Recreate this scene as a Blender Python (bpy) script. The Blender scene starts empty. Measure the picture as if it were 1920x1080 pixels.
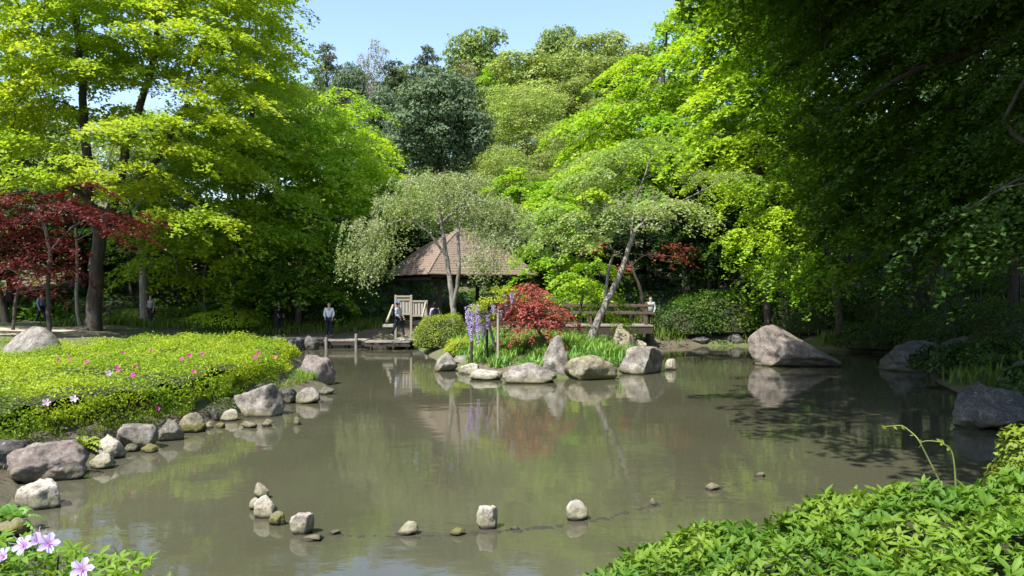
import bpy, bmesh, math, random
import numpy as np
from mathutils import Vector, Matrix, Euler, noise as mnoise

# ------------------------------------------------------------------ camera, sky, sun, exposure
scene = bpy.context.scene
COL = scene.collection
F, HORZ, CAMH = 1500.0, 545.0, 2.6          # focal length in photo pixels, horizon row, eye height above the water
cam_d = bpy.data.cameras.new('camera')
cam_d.sensor_width = 36.0
cam_d.lens = F / 1920 * 36.0
cam_d.clip_start, cam_d.clip_end = 0.1, 2000
cam = bpy.data.objects.new('camera', cam_d)
cam.location = (0, 0, CAMH)
cam.rotation_euler = (math.radians(90) + math.atan((HORZ - 540) / F), 0, 0)
COL.objects.link(cam)
scene.camera = cam

SUN_DIR = Vector((-0.35, -0.42, 0.84)).normalized()      # towards the sun
SUN_EL = math.asin(SUN_DIR.z)
SUN_AZ = math.atan2(SUN_DIR.x, SUN_DIR.y)
world = bpy.data.worlds.new('World')
scene.world = world
world.use_nodes = True
wn = world.node_tree
wn.nodes.clear()
sky = wn.nodes.new('ShaderNodeTexSky')
sky.sky_type = 'NISHITA'
sky.sun_disc = False
sky.sun_elevation = SUN_EL
sky.sun_rotation = SUN_AZ
sky.air_density, sky.dust_density, sky.ozone_density = 1.0, 1.2, 1.0
bg = wn.nodes.new('ShaderNodeBackground')
bg.inputs['Strength'].default_value = 0.15
wo = wn.nodes.new('ShaderNodeOutputWorld')
wn.links.new(sky.outputs[0], bg.inputs[0])
wn.links.new(bg.outputs[0], wo.inputs[0])
sun_d = bpy.data.lights.new('sun', 'SUN')
sun_d.energy = 5.0
sun_d.angle = math.radians(0.55)
sun_d.color = (1.0, 0.95, 0.86)
sun = bpy.data.objects.new('sun', sun_d)
sun.rotation_euler = (-SUN_DIR).to_track_quat('-Z', 'Y').to_euler()
sun.location = (-40, -30, 80)
COL.objects.link(sun)
vs = scene.view_settings
vs.view_transform = 'Standard'
vs.look = 'None'
vs.gamma = 1.0
vs.use_curve_mapping = False
vs.exposure = 1.1
cy = scene.cycles
cy.max_bounces, cy.diffuse_bounces, cy.glossy_bounces = 6, 3, 2
cy.transmission_bounces, cy.transparent_max_bounces = 4, 4
cy.caustics_reflective = cy.caustics_refractive = False
cy.use_denoising = True
try:
    cy.denoiser = 'OPENIMAGEDENOISE'
except Exception:
    pass

# ------------------------------------------------------------------ helpers
def P(px, py, Y):
    """point seen at photo pixel (px, py) at Y metres in front of the bank"""
    return np.array([(px - 960) / F * Y, Y, CAMH - (py - HORZ) / F * Y])

def Wp(px, py):
    """point of the water surface seen at a photo pixel"""
    Y = CAMH * F / (py - HORZ)
    return np.array([(px - 960) / F * Y, Y, 0.0])

def tag(o, label=None, cat=None, group=None, kind=None):
    if label: o['label'] = label
    if cat: o['category'] = cat
    if group: o['group'] = group
    if kind: o['kind'] = kind
    return o

def thing(name, label, cat, loc=(0, 0, 0), rz=0.0, group=None):
    o = bpy.data.objects.new(name, None)
    o.empty_display_size = 0.2
    o.location = tuple(float(v) for v in loc)
    o.rotation_euler = (0, 0, rz)
    COL.objects.link(o)
    return tag(o, label, cat, group)

def link(name, me, parent=None, loc=None, mat=None):
    o = bpy.data.objects.new(name, me)
    COL.objects.link(o)
    if parent: o.parent = parent
    if loc is not None: o.location = tuple(float(v) for v in loc)
    if mat: 
        me.materials.clear(); me.materials.append(mat)
    return o

def dup(root, label=None, group=None):
    r = root.copy()
    COL.objects.link(r)
    if label: r['label'] = label
    if group: r['group'] = group
    for ch in root.children:
        c = ch.copy(); COL.objects.link(c); c.parent = r
        for g in ch.children:
            d = g.copy(); COL.objects.link(d); d.parent = c
    return r

def mesh_np(name, V, Q, smooth=False):
    """mesh from vertex array (N,3) and polygon array (M,k)"""
    V = np.asarray(V, np.float32); Q = np.asarray(Q, np.int32)
    me = bpy.data.meshes.new(name)
    me.vertices.add(len(V)); me.vertices.foreach_set('co', V.ravel())
    m, k = Q.shape
    me.loops.add(m * k); me.loops.foreach_set('vertex_index', Q.ravel())
    me.polygons.add(m)
    me.polygons.foreach_set('loop_start', np.arange(0, m * k, k, dtype=np.int32))
    me.polygons.foreach_set('loop_total', np.full(m, k, np.int32))
    if smooth: me.polygons.foreach_set('use_smooth', np.ones(m, bool))
    me.update(calc_edges=True)
    return me

class MB:
    """collects boxes, tubes and prisms into one mesh"""
    def __init__(s): s.V = []; s.Q = []; s.n = 0
    def add(s, V, Q):
        s.V.append(np.asarray(V, float)); s.Q.append(np.asarray(Q) + s.n); s.n += len(V)
    def box(s, c, d, M=None):
        c = np.array(c, float); d = np.array(d, float) / 2
        V = np.array([[x, y, z] for x in (-1, 1) for y in (-1, 1) for z in (-1, 1)]) * d
        if M is not None: V = V @ np.array(M).T
        s.add(V + c, [[0, 1, 3, 2], [4, 6, 7, 5], [0, 4, 5, 1], [2, 3, 7, 6], [0, 2, 6, 4], [1, 5, 7, 3]])
    def bar(s, a, b, w, h):
        a = Vector([float(v) for v in a]); b = Vector([float(v) for v in b])
        d = (b - a); L = d.length
        q = d.to_track_quat('X', 'Z').to_matrix()
        s.box(((a + b) / 2)[:], (L, w, h), [list(r) for r in q])
    def tube(s, pts, rad, n=6, cap=True):
        pts = np.asarray(pts, float); rad = np.broadcast_to(np.asarray(rad, float), (len(pts),))
        t = np.gradient(pts, axis=0); t /= np.linalg.norm(t, axis=1, keepdims=True) + 1e-9
        ref = np.array([0, 0, 1.0]) if abs(t[:, 2]).mean() < .8 else np.array([1.0, 0, 0])
        u = np.cross(t, ref); u /= np.linalg.norm(u, axis=1, keepdims=True) + 1e-9
        v = np.cross(t, u)
        a = np.linspace(0, 2 * math.pi, n, endpoint=False)
        V = pts[:, None] + rad[:, None, None] * (np.cos(a)[None, :, None] * u[:, None] + np.sin(a)[None, :, None] * v[:, None])
        V = V.reshape(-1, 3)
        i = np.arange(len(pts) - 1)[:, None] * n; j = np.arange(n)[None]; j2 = (j + 1) % n
        Q = np.stack([i + j, i + j2, i + n + j2, i + n + j], -1).reshape(-1, 4)
        s.add(V, Q)
        if cap:
            m = len(pts)
            V2 = np.vstack([V[:n], pts[:1], V[-n:], pts[-1:]])
            k = np.arange(n); k2 = (k + 1) % n
            q1 = np.stack([k2, k, np.full(n, n), np.full(n, n)], -1)
            q2 = np.stack([n + 1 + k, n + 1 + k2, np.full(n, 2 * n + 1), np.full(n, 2 * n + 1)], -1)
            s.capq = getattr(s, 'capq', [])
            s.tri = getattr(s, 'tri', [])
            s.tri.append((V2, np.vstack([q1, q2])[:, :3]))
    def build(s, name, mat=None, parent=None, smooth=False, bevel=0.0):
        V = [] if not s.V else list(s.V); n = s.n
        faces = [] if not s.Q else [f for q in s.Q for f in q.tolist()]
        for (v, q) in getattr(s, 'tri', []):
            V.append(v); faces += (q + n).tolist(); n += len(v)
        me = bpy.data.meshes.new(name)
        me.from_pydata(np.vstack(V).tolist(), [], faces)
        if smooth: me.polygons.foreach_set('use_smooth', [True] * len(me.polygons))
        if bevel:
            bm = bmesh.new(); bm.from_mesh(me)
            bmesh.ops.bevel(bm, geom=list(bm.edges), offset=bevel, segments=1, affect='EDGES')
            bm.to_mesh(me); bm.free()
        me.update()
        return link(name, me, parent, mat=mat)

# ------------------------------------------------------------------ materials
def nt(name):
    m = bpy.data.materials.new(name); m.use_nodes = True
    t = m.node_tree; t.nodes.clear()
    out = t.nodes.new('ShaderNodeOutputMaterial')
    return m, t, out

def N(t, typ, **kw):
    n = t.nodes.new(typ)
    for k, v in kw.items():
        if k in n.inputs.keys(): n.inputs[k].default_value = v
        else: setattr(n, k, v)
    return n

def mixc(t, fac, a, b, blend='MIX'):
    n = t.nodes.new('ShaderNodeMix'); n.data_type = 'RGBA'; n.blend_type = blend
    for sock, v in ((n.inputs['Factor'], fac), (n.inputs[6], a), (n.inputs[7], b)):
        if isinstance(v, bpy.types.NodeSocket): t.links.new(v, sock)
        elif isinstance(v, (int, float)): sock.default_value = v
        else: sock.default_value = (*v, 1)
    return n.outputs[2]

def ramp(t, src, stops):
    r = t.nodes.new('ShaderNodeValToRGB')
    e = r.color_ramp.elements
    while len(e) < len(stops): e.new(0.5)
    for x, (p, c) in zip(e, stops):
        x.position = p; x.color = (*c, 1) if len(c) == 3 else c
    t.links.new(src, r.inputs[0])
    return r.outputs[0]

def noise_tex(t, scale, detail=4, rough=.6, coord='Object', stretch=None):
    tc = t.nodes.new('ShaderNodeTexCoord')
    src = tc.outputs[coord]
    if stretch:
        mp = t.nodes.new('ShaderNodeMapping'); mp.inputs['Scale'].default_value = stretch
        t.links.new(src, mp.inputs[0]); src = mp.outputs[0]
    n = N(t, 'ShaderNodeTexNoise', Scale=scale, Detail=detail, Roughness=rough)
    t.links.new(src, n.inputs['Vector'])
    return n.outputs[0]

def bump(t, h, strength, dist=0.05):
    b = N(t, 'ShaderNodeBump', Strength=strength, Distance=dist)
    t.links.new(h, b.inputs['Height'])
    return b.outputs[0]

def leaf_mat(name, c1, c2, c3=None, trans=.42, rough=.5, patch=.35, spec=.3, tint=1.25):
    """leaf: per leaf colour between c1 and c2, broad drifts towards c3, light shining through"""
    m, t, out = nt(name)
    g = t.nodes.new('ShaderNodeNewGeometry')
    c = mixc(t, g.outputs['Random Per Island'], c1, c2)
    if c3 is not None:
        nz = noise_tex(t, patch, 2, .5)
        f = ramp(t, nz, [(.42, (0, 0, 0)), (.62, (1, 1, 1))])
        c = mixc(t, f, c, c3)
    oi = t.nodes.new('ShaderNodeObjectInfo')
    hs = N(t, 'ShaderNodeHueSaturation')
    mr = N(t, 'ShaderNodeMapRange'); mr.inputs['To Min'].default_value = .85; mr.inputs['To Max'].default_value = 1.15
    t.links.new(oi.outputs['Random'], mr.inputs['Value']); t.links.new(mr.outputs[0], hs.inputs['Value'])
    t.links.new(c, hs.inputs['Color']); c = hs.outputs[0]
    p = N(t, 'ShaderNodeBsdfPrincipled', Roughness=rough)
    p.inputs['Specular IOR Level'].default_value = spec
    t.links.new(c, p.inputs['Base Color'])
    tr = t.nodes.new('ShaderNodeBsdfTranslucent')
    tc = mixc(t, 1.0, c, (tint, tint, .55), 'MULTIPLY')
    t.links.new(tc, tr.inputs['Color'])
    mx = t.nodes.new('ShaderNodeMixShader'); mx.inputs[0].default_value = trans
    t.links.new(p.outputs[0], mx.inputs[1]); t.links.new(tr.outputs[0], mx.inputs[2])
    t.links.new(mx.outputs[0], out.inputs['Surface'])
    return m

def simple(name, c1, c2, scale=6, rough=.7, bmp=.3, stretch=None, detail=5, spec=.3):
    m, t, out = nt(name)
    nz = noise_tex(t, scale, detail, .65, 'Object', stretch)
    c = ramp(t, nz, [(.3, c1), (.7, c2)])
    p = N(t, 'ShaderNodeBsdfPrincipled', Roughness=rough)
    p.inputs['Specular IOR Level'].default_value = spec
    t.links.new(c, p.inputs['Base Color'])
    if bmp: t.links.new(bump(t, nz, bmp, .03), p.inputs['Normal'])
    t.links.new(p.outputs[0], out.inputs['Surface'])
    return m

def stone_mat(name, base, dark, pale, mossy=.5, pink=None):
    m, t, out = nt(name)
    n1 = noise_tex(t, 3.6, 7, .7)
    n2 = noise_tex(t, 19, 6, .75)
    n3 = noise_tex(t, 5.5, 4, .6)
    c = ramp(t, n1, [(.36, dark), (.5, base), (.64, pale)])
    if pink: c = mixc(t, ramp(t, n3, [(.45, (0, 0, 0)), (.6, (.7, .7, .7))]), c, pink)
    c = mixc(t, ramp(t, n2, [(.56, (0, 0, 0)), (.66, (.75, .75, .75))]), c, (.30, .29, .265))     # lichen
    c = mixc(t, ramp(t, n2, [(.36, (.85, .85, .85)), (.46, (0, 0, 0))]), c, (.055, .05, .042))       # dark pits
    g = t.nodes.new('ShaderNodeNewGeometry')
    sx = t.nodes.new('ShaderNodeSeparateXYZ'); t.links.new(g.outputs['Position'], sx.inputs[0])
    sn = t.nodes.new('ShaderNodeSeparateXYZ'); t.links.new(g.outputs['Normal'], sn.inputs[0])
    # moss just above the water line, breaking up with noise
    ad = N(t, 'ShaderNodeMath', operation='MULTIPLY_ADD'); ad.inputs[1].default_value = -.34; ad.inputs[2].default_value = .17
    t.links.new(n3, ad.inputs[0])
    hz = N(t, 'ShaderNodeMath', operation='ADD'); t.links.new(sx.outputs[2], hz.inputs[0]); t.links.new(ad.outputs[0], hz.inputs[1])
    mossf = ramp(t, hz.outputs[0], [(.0, (mossy,) * 3), (.13, (mossy * .8,) * 3), (.2, (0, 0, 0))])
    c = mixc(t, mossf, c, (.105, .10, .022))
    wet = ramp(t, sx.outputs[2], [(.02, (1, 1, 1)), (.06, (0, 0, 0))])
    c = mixc(t, wet, c, (.035, .032, .022))
    p = N(t, 'ShaderNodeBsdfPrincipled', Roughness=.82)
    p.inputs['Specular IOR Level'].default_value = .25
    t.links.new(c, p.inputs['Base Color'])
    hsum = N(t, 'ShaderNodeMath', operation='MULTIPLY_ADD'); hsum.inputs[1].default_value = .5
    t.links.new(n2, hsum.inputs[0]); t.links.new(n1, hsum.inputs[2])
    t.links.new(bump(t, hsum.outputs[0], .55, .06), p.inputs['Normal'])
    t.links.new(p.outputs[0], out.inputs['Surface'])
    return m

M = {}
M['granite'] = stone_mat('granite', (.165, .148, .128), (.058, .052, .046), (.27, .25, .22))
M['pink_granite'] = stone_mat('pink_granite', (.165, .14, .125), (.075, .065, .058), (.24, .215, .195), .45, (.165, .13, .112))
M['pale_stone'] = stone_mat('pale_stone', (.31, .285, .24), (.14, .125, .10), (.42, .395, .34), .6)
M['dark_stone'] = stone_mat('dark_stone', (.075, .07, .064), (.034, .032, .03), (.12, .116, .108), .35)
M['mossy_stone'] = stone_mat('mossy_stone', (.18, .16, .115), (.08, .072, .042), (.28, .255, .2), .9, (.16, .15, .06))
M['bark'] = simple('bark', (.055, .045, .036), (.16, .135, .11), 9, .9, .8, (1, 1, .25))
M['dark_bark'] = simple('dark_bark', (.025, .021, .018), (.075, .063, .052), 9, .9, .7, (1, 1, .25))
M['pale_bark'] = simple('pale_bark', (.10, .09, .078), (.30, .275, .24), 7, .85, .6, (1, 1, .3))
M['grey_bark'] = simple('grey_bark', (.10, .09, .08), (.27, .25, .22), 8, .9, .6, (1, 1, .3))
M['wood_pale'] = simple('wood_pale', (.20, .175, .14), (.32, .285, .235), 5, .75, .25, (12, 12, 1))
M['wood_grey'] = simple('wood_grey', (.17, .15, .125), (.30, .27, .23), 5, .8, .3, (1, 12, 12))
M['wood_brown'] = simple('wood_brown', (.06, .042, .03), (.12, .088, .062), 5, .8, .3, (2, 10, 10))
M['wood_dark'] = simple('wood_dark', (.025, .02, .016), (.06, .048, .038), 5, .85, .3, (2, 10, 10))
M['thatch'] = simple('thatch', (.12, .088, .070), (.26, .20, .165), 9, .95, .6, (2.5, 2.5, 1), 7)
M['metal_dark'] = simple('metal_dark', (.012, .012, .012), (.03, .03, .03), 8, .5, .05)
M['plaster'] = simple('plaster', (.25, .235, .21), (.33, .315, .285), 3, .9, .1)
M['sand'] = simple('sand', (.34, .29, .22), (.46, .40, .31), 3, .95, .2)
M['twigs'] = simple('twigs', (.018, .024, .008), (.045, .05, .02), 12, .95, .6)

L = {}
L['zelkova'] = leaf_mat('leaf_zelkova', (.38, .49, .035), (.47, .56, .05), (.32, .46, .03), patch=.25, trans=.55)
L['maple'] = leaf_mat('leaf_maple', (.22, .37, .022), (.32, .48, .028), (.37, .50, .03), patch=.25, trans=.52)
L['fresh'] = leaf_mat('leaf_fresh', (.13, .29, .016), (.24, .41, .022), (.31, .44, .024), patch=.3, trans=.46)
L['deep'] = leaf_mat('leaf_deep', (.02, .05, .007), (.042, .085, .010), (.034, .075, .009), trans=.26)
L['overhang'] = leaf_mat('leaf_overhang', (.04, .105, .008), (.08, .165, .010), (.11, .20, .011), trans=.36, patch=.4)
L['evergreen'] = leaf_mat('leaf_evergreen', (.10, .155, .08), (.155, .215, .115), (.105, .16, .075), trans=.2, rough=.6, spec=.2)
L['conifer'] = leaf_mat('leaf_conifer', (.06, .09, .042), (.095, .13, .06), (.11, .125, .065), trans=.15)
L['olive'] = leaf_mat('leaf_olive', (.13, .195, .05), (.20, .27, .065), (.18, .26, .055), trans=.3)
L['golden'] = leaf_mat('leaf_golden', (.17, .225, .045), (.26, .30, .065), (.16, .23, .045), trans=.3)
L['airy'] = leaf_mat('leaf_airy', (.21, .27, .07), (.31, .36, .11), (.25, .34, .07), trans=.4)
L['bud'] = leaf_mat('leaf_bud', (.20, .165, .10), (.27, .23, .14), (.18, .19, .08), trans=.3)
L['weeping'] = leaf_mat('leaf_weeping', (.24, .285, .15), (.345, .385, .22), (.26, .33, .12), trans=.4)
L['leaning'] = leaf_mat('leaf_leaning', (.25, .34, .12), (.37, .45, .18), (.22, .34, .08), trans=.42)
L['crimson'] = leaf_mat('leaf_crimson', (.27, .05, .045), (.38, .11, .085), (.33, .085, .065), trans=.35, tint=1.1)
L['maroon'] = leaf_mat('leaf_maroon', (.065, .008, .011), (.125, .013, .016), (.10, .02, .02), trans=.35, tint=1.1)
L['hedge'] = leaf_mat('leaf_hedge', (.22, .31, .012), (.36, .44, .025), (.15, .25, .012), trans=.4, patch=.8)
L['azalea'] = leaf_mat('leaf_azalea', (.06, .155, .014), (.125, .24, .028), (.20, .31, .033), trans=.42, patch=2.2, rough=.55, spec=.25)
L['shrub'] = leaf_mat('leaf_shrub', (.17, .24, .02), (.27, .33, .035), (.14, .20, .03), trans=.35, patch=1.2)
L['yellow'] = leaf_mat('leaf_yellow', (.30, .36, .02), (.42, .46, .05), (.24, .33, .02), trans=.45)
L['grass'] = leaf_mat('blade_grass', (.08, .20, .03), (.16, .31, .06), (.20, .33, .06), trans=.4, patch=.9)
L['moss'] = leaf_mat('blade_moss', (.06, .11, .012), (.12, .18, .02), trans=.3)
L['lilac'] = leaf_mat('petal_lilac', (.40, .31, .66), (.60, .52, .82), trans=.4, tint=1.0)
L['magenta'] = leaf_mat('petal_magenta', (.55, .03, .32), (.72, .06, .45), trans=.4, tint=1.0)
L['pinkwhite'] = leaf_mat('petal_pinkwhite', (.55, .40, .58), (.66, .53, .70), trans=.4, tint=1.0)

# ground: leaf litter, moss and soil
m, t, out = nt('ground_soil')
n1 = noise_tex(t, .35, 5, .6); n2 = noise_tex(t, 3.0, 6, .7)
c = ramp(t, n2, [(.3, (.045, .036, .024)), (.55, (.10, .082, .055)), (.75, (.16, .135, .09))])
c = mixc(t, ramp(t, n1, [(.45, (0, 0, 0)), (.6, (.9, .9, .9))]), c, (.065, .095, .018))
p = N(t, 'ShaderNodeBsdfPrincipled', Roughness=.95)
t.links.new(c, p.inputs['Base Color']); t.links.new(bump(t, n2, .6, .08), p.inputs['Normal'])
t.links.new(p.outputs[0], out.inputs['Surface']); M['soil'] = m
# murky pond water
m, t, out = nt('pond_water')
n1 = noise_tex(t, .25, 3, .5); 
c = ramp(t, n1, [(.35, (.054, .053, .033)), (.65, (.067, .066, .042))])
p = N(t, 'ShaderNodeBsdfPrincipled', Roughness=.04, IOR=1.4)
p.inputs['Specular IOR Level'].default_value = .5
t.links.new(c, p.inputs['Base Color'])
na = noise_tex(t, 1.1, 3, .5, 'Object', (1, 1.6, 1)); nb = noise_tex(t, 7, 2, .5, 'Object', (1, 1.8, 1))
h = N(t, 'ShaderNodeMath', operation='MULTIPLY_ADD'); h.inputs[1].default_value = .10
t.links.new(nb, h.inputs[0]); t.links.new(na, h.inputs[2])
t.links.new(bump(t, h.outputs[0], .034, .12), p.inputs['Normal'])
t.links.new(p.outputs[0], out.inputs['Surface']); M['water'] = m

def cloth(name, c):
    return simple(name, tuple(v * .8 for v in c), c, 25, .85, .1)

# ------------------------------------------------------------------ ground and water
POND = np.array([(-3, 4.9), (1, 4.7), (5, 5.2), (8, 8), (9.3, 13), (10.6, 18), (12.5, 24), (15, 28), (15.5, 33), (12.5, 37.4), (9, 37.8), (6.4, 36.4), (5.5, 37.2), (5.2, 39),
                 (3, 39.6), (-3, 40.2), (-9, 39.5), (-14, 40.5), (-17, 38), (-14.5, 33.5), (-10, 30.2), (-7, 27.2), (-5.5, 24.6), (-5.0, 22.6),
                 (-5.1, 19.5), (-5.6, 17.3), (-6.0, 15.5), (-6.3, 13.8), (-6.3, 12.3), (-6.7, 11), (-6.1, 9.8), (-5.7, 8.5), (-4.6, 6.2)])
ISLE = np.array([(-4.9, 44), (-4.6, 37.4), (-3.6, 33), (-2.5, 28.6), (-1.6, 25.9), (-.5, 24.2), (1, 23.6), (2.5, 24), (3.8, 25.4), (5.0, 27),
                 (5.1, 29.5), (4.6, 32.3), (3, 34.3), (1, 36), (-.4, 38.5), (-.4, 44)])

def sdf(poly, x, y):
    x = np.asarray(x, float); y = np.asarray(y, float)
    a = poly; b = np.roll(poly, -1, 0)
    d2 = np.full(x.shape, 1e18); ins = np.zeros(x.shape, bool)
    for (ax, ay), (bx, by) in zip(a, b):
        ex, ey = bx - ax, by - ay
        tt = np.clip(((x - ax) * ex + (y - ay) * ey) / (ex * ex + ey * ey), 0, 1)
        d2 = np.minimum(d2, (x - ax - tt * ex) ** 2 + (y - ay - tt * ey) ** 2)
        cond = (ay > y) != (by > y)
        with np.errstate(divide='ignore', invalid='ignore'):
            ins ^= cond & (x < (bx - ax) * (y - ay) / (by - ay) + ax)
    d = np.sqrt(d2)
    return np.where(ins, -d, d)

def land(x, y):
    return np.maximum(sdf(POND, x, y), -sdf(ISLE, x, y))

def ground(x, y):
    x = np.asarray(x, float); y = np.asarray(y, float)
    d = land(x, y)
    z = np.where(d > 0, .82 * (1 - np.exp(-np.maximum(d, 0) / 1.5)) + .02, -.7 * (1 - np.exp(np.minimum(d, 0) / .7)))
    hy = np.maximum(y - 50, 0)
    hill = 34 * (1 - np.exp(-hy / 85.0)) * np.clip(hy / 12, 0, 1) * 1.0 
    hill = hill + 6 * np.sin(x * .035 + .8) * np.clip(hy / 50, 0, 1)
    side = .14 * np.clip(x - 15.5, 0, 40) * np.clip((y - 12) / 12, 0, 1)
    back = .25 * np.clip((4.5 - y) / 2.5, 0, 1)
    lump = (.05 * np.sin(x * 1.3 + y * .7) + .05 * np.sin(x * .6 - y * 1.1 + 1)) * np.clip(d / 2, 0, 1)
    return z + np.where(d > 0, hill + side + back + lump, 0)

def gz(x, y): return float(ground(np.array([x]), np.array([y]))[0])

xs = np.concatenate([np.linspace(-700, -90, 14), np.arange(-80, -26, 3), np.arange(-26, 24, .4), np.arange(24, 80, 3), np.linspace(90, 700, 14)])
ys = np.concatenate([np.linspace(-300, -20, 8), np.arange(-12, 2, 1), np.arange(2, 46, .4), np.arange(46, 150, 3), np.linspace(155, 900, 14)])
GX, GY = np.meshgrid(xs, ys)
GZ = ground(GX, GY)
nx, ny = len(xs), len(ys)
idx = np.arange(nx * ny).reshape(ny, nx)
Q = np.stack([idx[:-1, :-1], idx[:-1, 1:], idx[1:, 1:], idx[1:, :-1]], -1).reshape(-1, 4)
tag(link('ground', mesh_np('ground', np.stack([GX, GY, GZ], -1).reshape(-1, 3), Q, True), mat=M['soil']), 'dark soil and moss ground of the garden rising into a wooded hill', kind='structure')
wv = np.array([[-24, 3, 0], [22, 3, 0], [22, 44, 0], [-24, 44, 0]])
tag(link('pond_water', mesh_np('pond_water', wv, [[0, 1, 2, 3]]), mat=M['water']), 'murky grey-brown pond water mirroring the trees', kind='structure')
pm = []
for i in range(31):
    x = -60 + i * 1.35
    for w in (-1, 1):
        y = 33.4 + w * (2.6 + .3 * math.sin(i)) + .02 * (x + 40) ** 2 * .08
        pm.append((x, y, max(gz(x, y), .8) + .03))
tag(link('path', mesh_np('path', pm, [[2 * i, 2 * i + 2, 2 * i + 3, 2 * i + 1] for i in range(30)]), mat=M['sand']), 'pale sandy garden path behind the clipped hedge', kind='structure')

# ------------------------------------------------------------------ foliage machinery
def unit(a): return a / (np.linalg.norm(a, axis=-1, keepdims=True) + 1e-9)

def leaf_tris(C, Nn, size, aspect, rng):
    """one small triangular leaf per centre, for crowns too far off to show leaf outlines"""
    n = len(C)
    Nn = unit(Nn)
    r = rng.normal(size=(n, 3))
    u = unit(r - (r * Nn).sum(1, keepdims=True) * Nn)
    v = np.cross(Nn, u)
    s = (np.asarray(size) * rng.uniform(.7, 1.3, n))[:, None] * .75
    w = s * (aspect + .3) * .62
    V = np.stack([C - u * s * .45 + v * w, C + u * s * .7, C - u * s * .45 - v * w], 1).reshape(-1, 3)
    return V, np.arange(3 * n).reshape(n, 3)

def leaf_quads(C, Nn, size, aspect, rng, droop=None):
    """one rhombic leaf per centre C with normal Nn"""
    n = len(C)
    Nn = unit(Nn)
    r = rng.normal(size=(n, 3))
    if droop is not None: r = r * .35 + droop
    u = unit(r - (r * Nn).sum(1, keepdims=True) * Nn)
    v = np.cross(Nn, u)
    s = (np.asarray(size) * rng.uniform(.7, 1.3, n))[:, None]
    w = s * aspect
    V = np.stack([C - u * s * .5, C + v * w * .5 - u * s * .06, C + u * s * .5, C - v * w * .5 - u * s * .06], 1).reshape(-1, 3)
    Q = np.arange(4 * n).reshape(n, 4)
    return V, Q

def foliage(name, parent, origin, C, Nn, size, aspect, mat, rng, droop=None, tri=False):
    V, Q = leaf_tris(C - origin, Nn, size, aspect, rng) if tri else leaf_quads(C - origin, Nn, size, aspect, rng, droop)
    return link(name, mesh_np(name, V, Q), parent, mat=mat)

def pad_leaves(style, Pd, out, R, dens, rng, thick=.16, droop=.25, slope=.25, strand=1.6):
    Cs, Ns, Ds = [], [], []
    for p, o, r in zip(Pd, out, R):
        if style == 'layer':
            n = max(16, int(dens * math.pi * r * r))
            h = unit(np.array([o[0], o[1], 0.0])); g = np.array([-h[1], h[0], 0])
            k = int(rng.integers(8, 13))
            fa = np.linspace(0, 2 * math.pi, k, endpoint=False) + rng.normal(size=k) * .28
            fl = r * (.85 + .4 * np.cos(fa)) * rng.uniform(.65, 1.3, k)
            fz = rng.normal(size=k) * .13 * r
            pick = rng.choice(k, n, p=fl / fl.sum())
            tt = rng.uniform(0, 1, n) ** .72
            rr = fl[pick] * tt
            lat = rng.normal(size=n) * (.05 + .19 * np.sin(np.clip(tt, 0, 1) * math.pi * .85)) * r * .75
            a = fa[pick]
            e = rr * np.cos(a) - lat * np.sin(a); f = rr * np.sin(a) + lat * np.cos(a)
            z = fz[pick] * tt - droop * rr * rr / r - slope * e + rng.normal(size=n) * thick * r * (1 - .5 * tt) - .25 * np.abs(lat)
            C = p + e[:, None] * h + f[:, None] * g + z[:, None] * np.array([0, 0, 1.0])
            nn = np.array([0, 0, 1.0]) + .35 * h + rng.normal(size=(n, 3)) * .42
        elif style == 'clump':
            n = max(14, int(dens * 4 * math.pi * r * r * .8))
            ph = rng.uniform(0, 6, 4)
            d = unit(rng.normal(size=(n, 3)) + np.array([0, 0, .35]))
            rad = r * rng.uniform(.5, 1.05, n) ** .5 * (1 + .22 * np.sin(d[:, 0] * 5 + ph[0]) * np.sin(d[:, 1] * 5 + ph[1]) + .16 * np.sin(d[:, 2] * 9 + ph[2]))
            C = p + d * rad[:, None] * np.array([1.12, 1.12, .8])
            nn = d + np.array([0, 0, .35]) + rng.normal(size=(n, 3)) * .5
        elif style == 'needle':
            n = max(14, int(dens * math.pi * r * r * 1.6))
            a = rng.uniform(0, 2 * math.pi, n); rr = r * np.sqrt(rng.uniform(0, 1, n))
            C = p + np.stack([rr * np.cos(a), rr * np.sin(a), -.55 * rr + rng.normal(size=n) * .18 * r], -1)
            nn = rng.normal(size=(n, 3)) * .7 + np.array([0, 0, .8])
        else:                                   # weeping strands
            k = max(4, int(dens * r * r * 3))
            a = rng.uniform(0, 2 * math.pi, k); rr = r * np.sqrt(rng.uniform(0, 1, k))
            base = p + np.stack([rr * np.cos(a), rr * np.sin(a), rng.normal(size=k) * .12 * r - .3 * rr], -1)
            L_ = strand * rng.uniform(.35, 1.15, k)
            m_ = 17
            s = np.linspace(0, 1, m_)[None] ** 1.1
            h = np.array([o[0], o[1], 0.0])
            off = (s[..., None] ** .6) * h * L_[:, None, None] * .30 * rng.uniform(.3, 1.5, k)[:, None, None]
            C = base[:, None] + off + np.stack([0 * s, 0 * s, -s], -1) * L_[:, None, None] * np.clip(s[..., None] * 1.1, 0, 1)
            C = (C + rng.normal(size=C.shape) * .045).reshape(-1, 3)
            n = len(C)
            nn = rng.normal(size=(n, 3)) + np.array([-.2, -.2, .45])
        Cs.append(C); Ns.append(nn)
    return np.vstack(Cs), np.vstack(Ns)

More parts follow.
